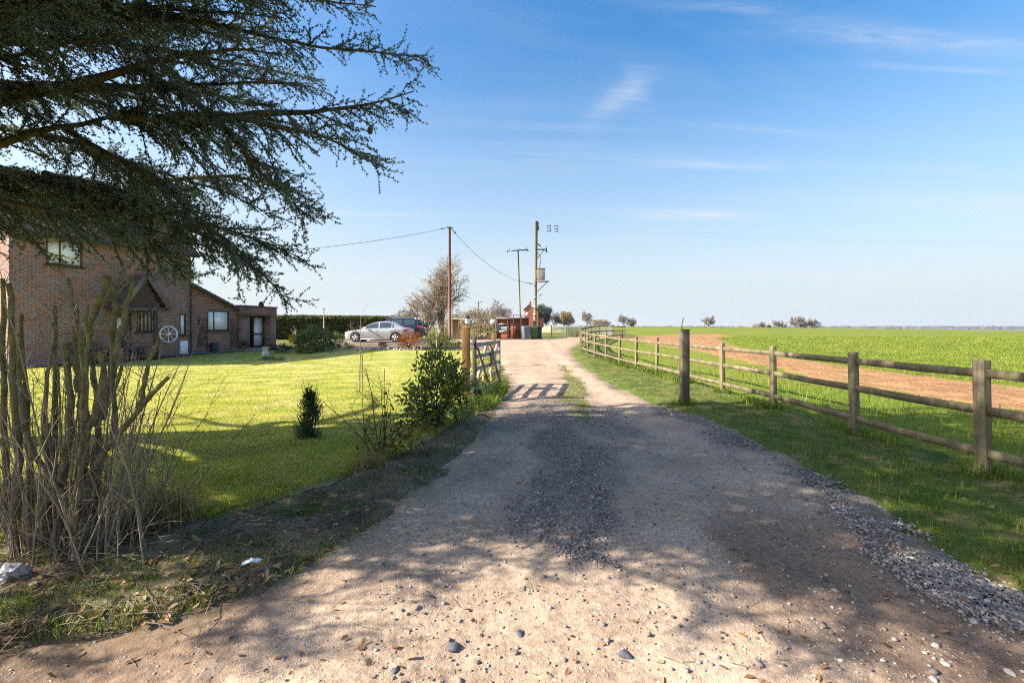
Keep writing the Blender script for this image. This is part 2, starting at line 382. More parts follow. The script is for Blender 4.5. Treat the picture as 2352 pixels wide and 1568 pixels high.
def drivemat():
    t = NT('packed_dirt'); p = t.pos();  g = t.attr('gravel'); ms = t.attr('moss')
    n1 = t.noise(p, 1.6, 8, .6); n2 = t.noise(p, 23., 6, .65); n3 = t.noise(p, 90., 4, .6)
    dirt = t.ramp(n1, [(.3, (.28, .20, .14)), (.5, (.41, .295, .205)), (.72, (.55, .41, .29))])
    dirt = t.mix(1., dirt, t.ramp(n2, [(.28, .55), (.5, 1.), (.75, 1.22)]), 'MULTIPLY')
    nb = t.noise(p, .8, 4); dirt = t.mix(t.ramp(nb, [(.42, 0.), (.66, .5)]), dirt, t.mix(1., dirt, (.6, .58, .6), 'MULTIPLY'))
    vo = t.n('ShaderNodeTexVoronoi', i_Vector=p, i_Scale=38.); pc = t.n('ShaderNodeSeparateColor', i_0=vo.outputs[1]).outputs[0]
    peb = t.ramp(pc, [(0., (.16, .15, .16)), (.5, (.33, .3, .3)), (.85, (.5, .44, .4)), (1., (.68, .64, .6))])
    spk = t.math('MULTIPLY', t.math('GREATER_THAN', pc, .72), t.math('LESS_THAN', vo.outputs[0], .33))
    dirt = t.mix(t.math('MULTIPLY', spk, .7), dirt, t.ramp(t.n('ShaderNodeSeparateColor', i_0=vo.outputs[1]).outputs[1], [(0., (.14, .13, .14)), (.6, (.4, .37, .36)), (1., (.6, .55, .5))]))
    vg = t.n('ShaderNodeTexVoronoi', i_Vector=p, i_Scale=55.); gc = t.n('ShaderNodeSeparateColor', i_0=vg.outputs[1]).outputs[0]
    grav = t.ramp(gc, [(0., (.13, .115, .11)), (.5, (.25, .21, .19)), (.85, (.37, .31, .28)), (1., (.55, .5, .46))])
    grav = t.mix(1., grav, t.ramp(vg.outputs[0], [(.0, 1.1), (.5, .5)]), 'MULTIPLY')
    gm = t.math('MULTIPLY', g, t.ramp(n2, [(.3, .35), (.6, .95)]))
    col = t.mix(gm, dirt, grav)
    col = t.mix(t.math('MULTIPLY', ms, t.ramp(n2, [(.35, .3), (.6, .95)])), col, t.ramp(n3, [(.3, (.08, .09, .02)), (.7, (.2, .19, .05))]))
    damp = t.attr('damp'); col = t.mix(t.math('MULTIPLY', damp, t.ramp(n1, [(.3, .45), (.65, .9)])), col, t.mix(1., col, (.42, .36, .33), 'MULTIPLY'))
    h = t.math('ADD', t.math('MULTIPLY', n3, .5), t.math('ADD', n2, t.math('MULTIPLY', t.math('MULTIPLY', vg.outputs[0], g), -1.6)))
    return t.out(t.pbr(col, .9, .15, 0., t.bump(h, .7, .014)))
def dampmask(x, y):     # dark, leaf-rotted soil along the right hand wheel track and at the left foot of the bank
    n = fbm(x / .8, y / .8, 55, 4)
    a = S(.0, .5, .75 - np.abs(x - np.interp(y, [1.5, 2.4, 3.5, 5], [2.3, 1.95, 2.1, 2.5])) + n * 1.6) * S(4.8, 3.0, y)
    b = S(-.3, .4, -1.3 - x + n) * S(3.4, 2.5, y)
    return np.clip(np.maximum(a, b), 0, 1)

M_drive = drivemat()
def turfmat(name, cols, scale, bumpk=.6, stripes=None, fine=60., sparse=None):
    t = NT(name); p = t.pos(); f = t.noise(p, scale, 7, .65); fi = t.noise(p, fine, 5, .7)
    col = t.ramp(f, [(.3 + .4 * i / (len(cols) - 1), c) for i, c in enumerate(cols)])
    col = t.mix(1., col, t.ramp(fi, [(.3, .6), (.55, 1.), (.75, 1.35)]), 'MULTIPLY')
    if stripes:
        a, wl = stripes
        wv = t.n('ShaderNodeTexWave', i_Vector=t.pos((1, 1, 0), rot=(0, 0, a)), i_Scale=wl, i_Distortion=1.2, i_Detail=2., i_Detail_Scale=.6).outputs[1]
        col = t.mix(1., col, t.ramp(wv, [(.3, (.86, .88, .9)), (.7, (1.1, 1.06, 1.0))]), 'MULTIPLY')
    if sparse: col = t.mix(t.ramp(t.noise(p, sparse[1], 6, .65), [(.52, 0.), (.68, 1.)]), col, sparse[0])
    return t.out(t.pbr(col, .9, .1, 0., t.bump(t.math('ADD', fi, t.math('MULTIPLY', f, .5)), bumpk, .03)))

M_lawn = turfmat('mown_turf', [(.20, .26, .035), (.34, .355, .07), (.52, .45, .16)], .8, stripes=(math.radians(74), .3), sparse=((.44, .37, .17), .9))
M_verge = turfmat('rough_turf', [(.05, .085, .018), (.095, .13, .022), (.2, .18, .05)], 2.3, sparse=((.22, .16, .08), 3.1))
M_field = turfmat('young_crop', [(.10, .155, .018), (.16, .195, .022), (.22, .22, .03)], .16, fine=25., sparse=((.16, .15, .04), .35))
M_soil = None
def soilmat():
    t = NT('tilled_soil'); p = t.pos(); f = t.noise(p, 1.1, 8, .65); fi = t.noise(t.pos((1, .22, 1)), 9., 6, .65)
    col = t.ramp(f, [(.3, (.26, .135, .06)), (.55, (.35, .195, .092)), (.75, (.43, .26, .135))])
    col = t.mix(1., col, t.ramp(fi, [(.32, .62), (.55, 1.05), (.75, 1.25)]), 'MULTIPLY')
    return t.out(t.pbr(col, .95, .1, 0., t.bump(fi, 1., .08)))
M_soil = soilmat()
def bankmat():
    t = NT('leaf_mould'); p = t.pos(); f = t.noise(p, 2.6, 8, .65); fi = t.noise(p, 34., 6, .7)
    col = t.ramp(f, [(.3, (.09, .068, .045)), (.5, (.19, .145, .09)), (.7, (.32, .24, .15))])
    col = t.mix(1., col, t.ramp(fi, [(.3, .5), (.55, 1.), (.75, 1.7)]), 'MULTIPLY')
    return t.out(t.pbr(col, .95, .1, 0., t.bump(fi, .9, .03)))
M_bank = bankmat()

# base ground: one sheet to the horizon
def ground():
    def axis(n, a, m): t = np.linspace(-1, 1, n); return np.sinh(t * math.asinh(m / a)) * a
    xs = axis(301, 6., 5000); ys = axis(301, 8., 5000) + 6
    Y, X = np.meshgrid(ys, xs, indexing='ij'); z = zg(X, Y)
    far = np.maximum(np.hypot(X, Y) - 900, 0); z = z - far * .004
    idx = np.arange(X.size).reshape(X.shape)
    q = np.stack([idx[:-1, :-1], idx[:-1, 1:], idx[1:, 1:], idx[1:, :-1]], -1).reshape(-1, 4)
    b = MB(); b.add(np.column_stack([X.ravel(), Y.ravel(), z.ravel() - .012]), q)
    m = turfmat('meadow', [(.08, .10, .02), (.13, .14, .03), (.2, .17, .06)], .5, fine=18.)
    return tag(b.build('ground', m, smooth=True), 'rough green meadow ground reaching to the horizon', 'ground', kind='structure')
ground()
sheet('driveway', DRIVE, M_drive, .035, .22, .03, 1, 1.0, 52, -4, 5, .0085, driverough, 'pale dirt and gravel farm driveway with two wheel tracks', edge=.8, attrs=
      dict(gravel=gravelmask, moss=mossmask, damp=dampmask))
sheet('lawn', LAWN, M_lawn, .06, .25, .03, 21, 2.5, 40, -3.2, .1, .011, lambda X, Y: fbm(X / .09, Y / .09, 8, 3) * .02 * S(20, 5, Y), 'mown bright green lawn in front of the brick house', edge=.15)
sheet('soil_bank', BANK, M_bank, .055, .2, .1, 41, .8, 10, -5, 0.1, .011, lambda X, Y: fbm(X / .12, Y / .12, 18, 4) * .05, 'dark leaf strewn soil strip between driveway and lawn')
sheet('grass_verge', VERGE, M_verge, .05, .25, .1, 61, .9, 50, .1, 4, .011, lambda X, Y: fbm(X / .13, Y / .13, 28, 4) * .06 * S(30, 8, Y), 'grassy verge between gravel driveway and wooden fence')
sheet('field', FIELD, M_field, .045, .4, .05, 71, .9, 880, .1, 6, .016, lambda X, Y: fbm(X / .2, Y / .2, 38, 3) * .05 * S(40, 8, Y), 'wide green field of young crop beyond the fence')
sheet('bare_soil', SOIL, M_soil, .075, .5, .06, 81, 1.5, 70, .15, 5, .014, lambda X, Y: fbm(X / .16, Y / .7, 48, 4) * .1 * S(60, 10, Y), 'orange bare soil headland running through the green field')
PARK = [(-13.4, 30.0), (-1.0, 30.0), (-1.0, 37), (-16, 37), (-15, 31)]
M_park = mat('parking_gravel', [(.2, .15, .1), (.33, .25, .18), (.42, .33, .25)], 5., bump=.6)
sheet('parking_area', PARK, M_park, .05, .2, .03, 91, 28, 40, -.8, .1, .01, None, 'gravel parking area under the two cars')
BED = [(-13.2, 26.5), (-1.3, 25.9), (-1.1, 29.7), (-13.2, 29.8)]
sheet('flower_bed', BED, M_bank, .09, .3, .1, 95, 24, 31, -.6, .0, .008, None, 'dark soil flower bed at the far lawn edge')

# ------------------------------------------------------------------ grass, gravel, leaves
def scatter(n, y0, y1, r0, r1, poly, power=1.5, seed=0, ok=None, m0=0.):
    g = np.random.default_rng(seed); u = g.random(n)
    e = 1 - power; y = (u * (y1 ** e - y0 ** e) + y0 ** e) ** (1 / e)
    x = (r0 + g.random(n) * (r1 - r0)) * y
    k = sdpoly(x, y, poly) > m0
    x, y = x[k], y[k]
    if ok is not None:
        k = ok(x, y) > g.random(len(x)); x, y = x[k], y[k]
    return x, y

def blades(name, xs, ys, zs, h, w, m, label, seed=0, lean=.5, cat='grass', parent=None):
    g = np.random.default_rng(seed); n = len(xs)
    h = h * (.5 + .9 * g.random(n)); a = g.random(n) * 2 * math.pi; w = w * (.7 + .6 * g.random(n))
    l = h * lean * g.random(n); b = a + g.normal(0, 1.2, n)
    dx, dy = np.cos(a) * w / 2, np.sin(a) * w / 2
    base = np.column_stack([xs, ys, zs])
    mid = base + np.column_stack([np.cos(b) * l * .35, np.sin(b) * l * .35, h * .6])
    tip = base + np.column_stack([np.cos(b) * l, np.sin(b) * l, h * (1 - .3 * (l / h) ** 2)])
    wv = np.column_stack([dx, dy, np.zeros(n)])
    V = np.stack([base - wv, base + wv, mid + wv * .8, mid - wv * .8, tip], 1)
    i = np.arange(n)[:, None] * 5
    mb = MB(); mb.add(V.reshape(-1, 3), np.concatenate([i, i + 1, i + 2, i + 3], 1))
    mb.Fs.append((np.concatenate([i + 3, i + 2, i + 4], 1), 0))
    o = mb.build(name, m, parent)
    if parent is None: tag(o, label, cat, kind='stuff')
    return o

L_lawn = leafmat('lawn_blade', [(.20, .26, .03), (.33, .345, .06), (.52, .45, .15)], .4, tcol=(1.6, 1.5, .5))
L_rough = leafmat('rough_blade', [(.045, .11, .012), (.10, .175, .02), (.27, .26, .06)], .4)
L_crop = leafmat('crop_blade', [(.105, .165, .02), (.175, .235, .028), (.3, .3, .06)], .4)
L_dry = leafmat('dry_blade', [(.2, .15, .07), (.32, .25, .12), (.15, .13, .04)], .3)
x, y = scatter(330000, 3.0, 30, -1.2, -.02, LAWN, 1.6, 1)
blades('lawn_grass', x, y, zg(x, y) + .045 + .03 * fbm(x / .5, y / .5, 21), .034, np.clip(.0011 * y, .005, .02), L_lawn, 'short mown grass blades covering the lawn', 2, .9)
thin = lambda x, y: S(-.16, .12, fbm(x / .3, y / .3, 66, 4)) * S(.0, .5, sdpoly(x, y, VERGE) + .1)
x, y = scatter(260000, 1.2, 30, .15, 3.2, VERGE, 1.6, 3, lambda x, y: .15 + .85 * thin(x, y))
blades('verge_grass', x, y, zg(x, y) + .03 + .1 * fbm(x / .5, y / .5, 61) * S(0, .3, sdpoly(x, y, VERGE)), .06 + .05 * vn(x / .6, y / .6, 5) ** 2, np.clip(.0011 * y, .0045, .02), L_rough, 'rough tufted grass on the verge by the fence', 4, .9)
CROPN = [(5.5, 1.5), (8.9, 1.5), (9.0, 12), (9.7, 20), (9.6, 27), (7, 30), (5.6, 24)]
x, y = scatter(110000, 1.6, 30, .2, 4, CROPN, 1.5, 5, lambda x, y: S(.0, .35, vn(x / .35, y / 1.4, 51) - .18 + .4 * S(5.6, 7, x)))
x = x + .03 * np.sin(x * 50)
blades('crop_grass', x, y, zg(x, y) + .03, .10 + .06 * vn(x / .5, y / .5, 9), np.clip(.0012 * y, .006, .02), L_crop, 'tall crop blades growing along the fence', 6, .7, 'crop')
CROPF = [(13.3, 8), (13.5, 14), (13.2, 20), (14.2, 29), (18, 40), (26, 55), (90, 55), (60, 8)]
x, y = scatter(230000, 8, 50, .3, 1.7, CROPF, 1.3, 7)
blades('field_crop', x, y, zg(x, y) + .02, .085, np.clip(.0011 * y, .008, .045), L_crop, 'young crop blades across the field beyond the soil strip', 8, .7, 'crop')
x, y = scatter(110000, 1.9, 10, -1.5, -.02, BANK, 1.4, 9, lambda x, y: S(-.12, .14, fbm(x / .35, y / .35, 91, 4)) * (.35 + .65 * S(.05, .5, sdpoly(x, y, BANK))))
blades('bank_grass', x, y, zg(x, y) + .03 + .06 * fbm(x / .5, y / .5, 41), .06, np.clip(.0012 * y, .004, .02), L_rough, 'thin tufts of grass on the dark soil strip', 10, 1.)
x, y = scatter(60000, 6.5, 20, -.1, .3, DRIVE, 1.4, 11, lambda x, y: mossmask(x, y) * .5 * S(.3, .8, sdpoly(x, y, DRIVE)))
blades('track_grass', x, y, zg(x, y) + .03, .03, np.clip(.001 * y, .004, .02), L_rough, 'low grass strip in the middle of the driveway', 12, 1.)

def rocks(x, y, z, size, seed, flat=.6):
    """many small angular stones in one mesh"""
    g = np.random.default_rng(seed); n = len(x)
    t = (1 + 5 ** .5) / 2
    ico = np.array([(-1, t, 0), (1, t, 0), (-1, -t, 0), (1, -t, 0), (0, -1, t), (0, 1, t), (0, -1, -t), (0, 1, -t), (t, 0, -1), (t, 0, 1), (-t, 0, -1), (-t, 0, 1)]) / 1.9
    f = np.array([(0, 11, 5), (0, 5, 1), (0, 1, 7), (0, 7, 10), (0, 10, 11), (1, 5, 9), (5, 11, 4), (11, 10, 2), (10, 7, 6), (7, 1, 8), (3, 9, 4), (3, 4, 2), (3, 2, 6), (3, 6, 8), (3, 8, 9), (4, 9, 5), (2, 4, 11), (6, 2, 10), (8, 6, 7), (9, 8, 1)])
    V = ico[None] * (1 + g.normal(0, .17, (n, 12, 1)))
    V = V * np.stack([np.ones(n), .6 + .4 * g.random(n), flat * (.6 + .6 * g.random(n))], -1)[:, None]
    a = g.random(n) * 6.283; c, s = np.cos(a)[:, None], np.sin(a)[:, None]
    tl = g.normal(0, .35, n)[:, None]
    xx = V[..., 0] * c - V[..., 1] * s; yy = V[..., 0] * s + V[..., 1] * c; zz = V[..., 2] + xx * tl * .5
    sz = np.asarray(size)[:, None] / 2
    V = np.stack([xx * sz + x[:, None], yy * sz + y[:, None], zz * sz + z[:, None]], -1)
    return V.reshape(-1, 3), (f[None] + np.arange(n)[:, None, None] * 12).reshape(-1, 3)

def stonemat():
    t = NT('stone_chips'); f = t.island()
    col = t.ramp(f, [(0., (.10, .088, .085)), (.3, (.18, .152, .142)), (.6, (.27, .225, .2)), (.85, (.36, .3, .25)), (.97, (.46, .4, .34)), (1., (.62, .58, .54))])
    n = t.noise(t.pos(), 120., 3); col = t.mix(1., col, t.ramp(n, [(.3, .7), (.7, 1.2)]), 'MULTIPLY')
    return t.out(t.pbr(col, .75, .3, 0., t.bump(n, .3, .003)))
M_stone = stonemat()
def drivez(x, y): return zg(x, y) + .035 * np.clip(sdpoly(x, y, DRIVE) / .22, 0, 1) + .03 * fbm(x / .5, y / .5, 1) + driverough(x, y)
b = MB()
x, y = scatter(150000, 2.0, 11, -.3, 1.35, DRIVE, 1.7, 13, lambda x, y: np.clip(gravelmask(x, y), 0, 1) ** 1.6 * (.35 + .65 * S(-.15, .2, fbm(x / .16, y / .16, 99, 3))) + .012, -.25)
sz = np.random.default_rng(5).gamma(5, .0026, len(x)) * np.interp(x, [1.2, 2.4], [1, 1.25]) + .005
b.add(*rocks(x, y, drivez(x, y) + sz * .12, sz, 14))
x, y = scatter(8000, 1.8, 12, -1.3, 1.3, DRIVE, 1.9, 15, None, .05)
sz = np.minimum(np.random.default_rng(6).gamma(1.3, .0034, len(x)) + .004, .018)
b.add(*rocks(x, y, drivez(x, y) - sz * .02, sz, 16, .5), 1)
M_grit = mat('buff_grit', [(.15, .125, .11), (.32, .25, .19), (.45, .36, .27), (.58, .5, .42)], 31.)
tag(b.build('gravel', [M_stone, M_grit]), 'grey and buff gravel chips lying on the driveway', 'gravel', kind='stuff')

def leafcards(x, y, z, size, seed, tilt=.5):
    g = np.random.default_rng(seed); n = len(x)
    out = np.array([(-1, 0, 0), (-.4, .42, .1), (.35, .36, .12), (1, 0, 0), (.35, -.36, .08), (-.4, -.42, .12), (0, 0, -.06)])
    V = out[None] * np.asarray(size)[:, None, None] / 2 * (1 + g.normal(0, .15, (n, 7, 1)))
    V[..., 2] += V[..., 0] * g.normal(0, tilt, n)[:, None] + V[..., 1] * g.normal(0, tilt, n)[:, None] + np.asarray(size)[:, None] * .15
    a = g.random(n) * 6.283; c, s = np.cos(a)[:, None], np.sin(a)[:, None]
    V = np.stack([V[..., 0] * c - V[..., 1] * s + x[:, None], V[..., 0] * s + V[..., 1] * c + y[:, None], V[..., 2] + z[:, None]], -1)
    f = np.array([(6, i, (i + 1) % 6) for i in range(6)])
    return V.reshape(-1, 3), (f[None] + np.arange(n)[:, None, None] * 7).reshape(-1, 3)
b = MB()
x, y = scatter(5200, 1.9, 9, -1.4, 0, BANK, 1.5, 17); b.add(*leafcards(x, y, zg(x, y) + .05 + .1 * fbm(x / .5, y / .5, 41), .03 + .035 * R0.random(len(x)), 18))
x, y = scatter(420, 1.9, 9, -1.3, 1.2, DRIVE, 1.6, 19); b.add(*leafcards(x, y, drivez(x, y), .02 + .035 * R0.random(len(x)), 20, .3))
x, y = scatter(160, 2, 8, .6, 2, VERGE, 1.6, 21); b.add(*leafcards(x, y, zg(x, y) + .07, .04 + .03 * R0.random(len(x)), 22, .3))
tag(b.build('fallen_leaves', leafmat('dead_leaf', [(.1, .05, .025), (.2, .1, .04), (.32, .17, .07), (.38, .27, .16), (.12, .08, .05)], .15)), 'brown fallen leaves on the soil strip and driveway', 'leaves', kind='stuff')
b = MB()
x, y = scatter(900, 2, 6, -1.3, -.2, BANK, 1.3, 23)
for i in range(len(x)):
    a = rnd.random() * 6.28; l = .08 + .3 * rnd.random() ** 2; z0 = Z(x[i], y[i]) + .06
    b.tube([(x[i], y[i], z0), (x[i] + math.cos(a) * l * .5, y[i] + math.sin(a) * l * .5, z0 + .03 * rnd.random()), (x[i] + math.cos(a) * l, y[i] + math.sin(a) * l, z0 + .02 * rnd.random())], .0018 + .002 * rnd.random(), 3)
x, y = scatter(120, 1.9, 6, -1.1, 1.2, DRIVE, 1.5, 24)
for i in range(len(x)):
    a = rnd.random() * 6.28; l = .03 + .12 * rnd.random() ** 2; z0 = float(drivez(x[i:i + 1], y[i:i + 1])[0]) + .004
    b.tube([(x[i], y[i], z0), (x[i] + math.cos(a) * l, y[i] + math.sin(a) * l, z0 + .006)], .0016, 3)
tag(b.build('fallen_twigs', mat('dead_twig', [(.14, .1, .07), (.3, .24, .17)], 20.)), 'thin dead twigs littering soil strip and driveway', 'twigs', kind='stuff')
# ------------------------------------------------------------------ vegetation
def leaves(pos, dirs, ln, wd, seed=0, fold=.25):
    """kite-shaped leaves, each folded along its midrib"""
    g = np.random.default_rng(seed); pos = np.asarray(pos, float); n = len(pos)
    d = np.asarray(dirs, float); d = d / np.maximum(np.linalg.norm(d, axis=1, keepdims=True), 1e-9)
    r = g.normal(0, 1, (n, 3)); s = np.cross(d, r); s /= np.maximum(np.linalg.norm(s, axis=1, keepdims=True), 1e-9)
    u = np.cross(s, d); ln = (np.asarray(ln) * (.7 + .6 * g.random(n)))[:, None]; wd = (np.asarray(wd) * (.7 + .6 * g.random(n)))[:, None]
    m = pos + d * ln * .45
    V = np.stack([pos, m + s * wd / 2 + u * wd * fold, pos + d * ln, m - s * wd / 2 + u * wd * fold], 1)
    i = np.arange(n)[:, None] * 4
    return V.reshape(-1, 3), np.concatenate([np.concatenate([i, i + 1, i + 2], 1), np.concatenate([i, i + 2, i + 3], 1)])

def curve(p0, d, L, n, g, wob, grav=0.):
    pts = [np.array(p0, float)]; d = nrm(d); st = L / n
    for i in range(n):
        d = nrm(d + g.normal(0, wob, 3) + np.array([0, 0, grav])); pts.append(pts[-1] + d * st)
    return np.array(pts)

def grow(mb, g, p, d, L, r, lv, spec, tips, mi=0):
    s = spec[lv]; n = s.get('seg', 5)
    pts = curve(p, d, L, n, g, s['wob'], s.get('up', 0))
    rr = np.linspace(r, max(r * s.get('tap', .45), spec[-1].get('rmin', .002)), n + 1)
    mb.tube(pts, rr, s.get('sides', 4), mi, cap=False)
    if lv + 1 >= len(spec): tips.append((pts[-1], pts[-1] - pts[-2])); return
    c = spec[lv + 1]; k = int(g.integers(c['n'][0], c['n'][1] + 1))
    for j in range(k):
        t = c.get('t0', .3) + (1 - c.get('t0', .3)) * (j + g.random()) / k
        f = t * n; i = min(int(f), n - 1); q = pts[i] + (pts[i + 1] - pts[i]) * (f - i); tg = nrm(pts[i + 1] - pts[i])
        ax = nrm(np.cross(tg, g.normal(0, 1, 3))); an = c['ang'] * (.7 + .6 * g.random())
        d2 = tg * math.cos(an) + ax * math.sin(an)
        grow(mb, g, q, d2, L * c['lr'] * (.6 + .6 * g.random()) * (1.15 - .5 * t), max(np.interp(f, range(n + 1), rr) * c['rr'], spec[-1].get('rmin', .002)), lv + 1, spec, tips, mi)
    tips.append((pts[-1], pts[-1] - pts[-2]))

B_grey = mat('grey_bark', [(.10, .085, .07), (.2, .17, .14), (.28, .25, .2)], 9., bump=.5, stretch=(1, 1, .3))
B_tan = mat('tan_bark', [(.16, .12, .08), (.26, .2, .14), (.36, .29, .2)], 9., bump=.4)
B_dark = mat('dark_bark', [(.035, .028, .02), (.075, .06, .04), (.12, .1, .06)], 7., bump=.6, stretch=(1, 1, .4))
B_far = mat('distant_twigs', [(.18, .15, .13), (.27, .23, .2)], .3)
B_purple = mat('purple_twigs', [(.19, .15, .15), (.29, .23, .22)], .3)
B_olive = mat('olive_twigs', [(.13, .1, .035), (.24, .18, .07)], .3)

B_limb = mat('cedar_limb_bark', [(.06, .05, .033), (.12, .10, .06), (.17, .145, .085)], 7., bump=.6, stretch=(1, 1, .4))
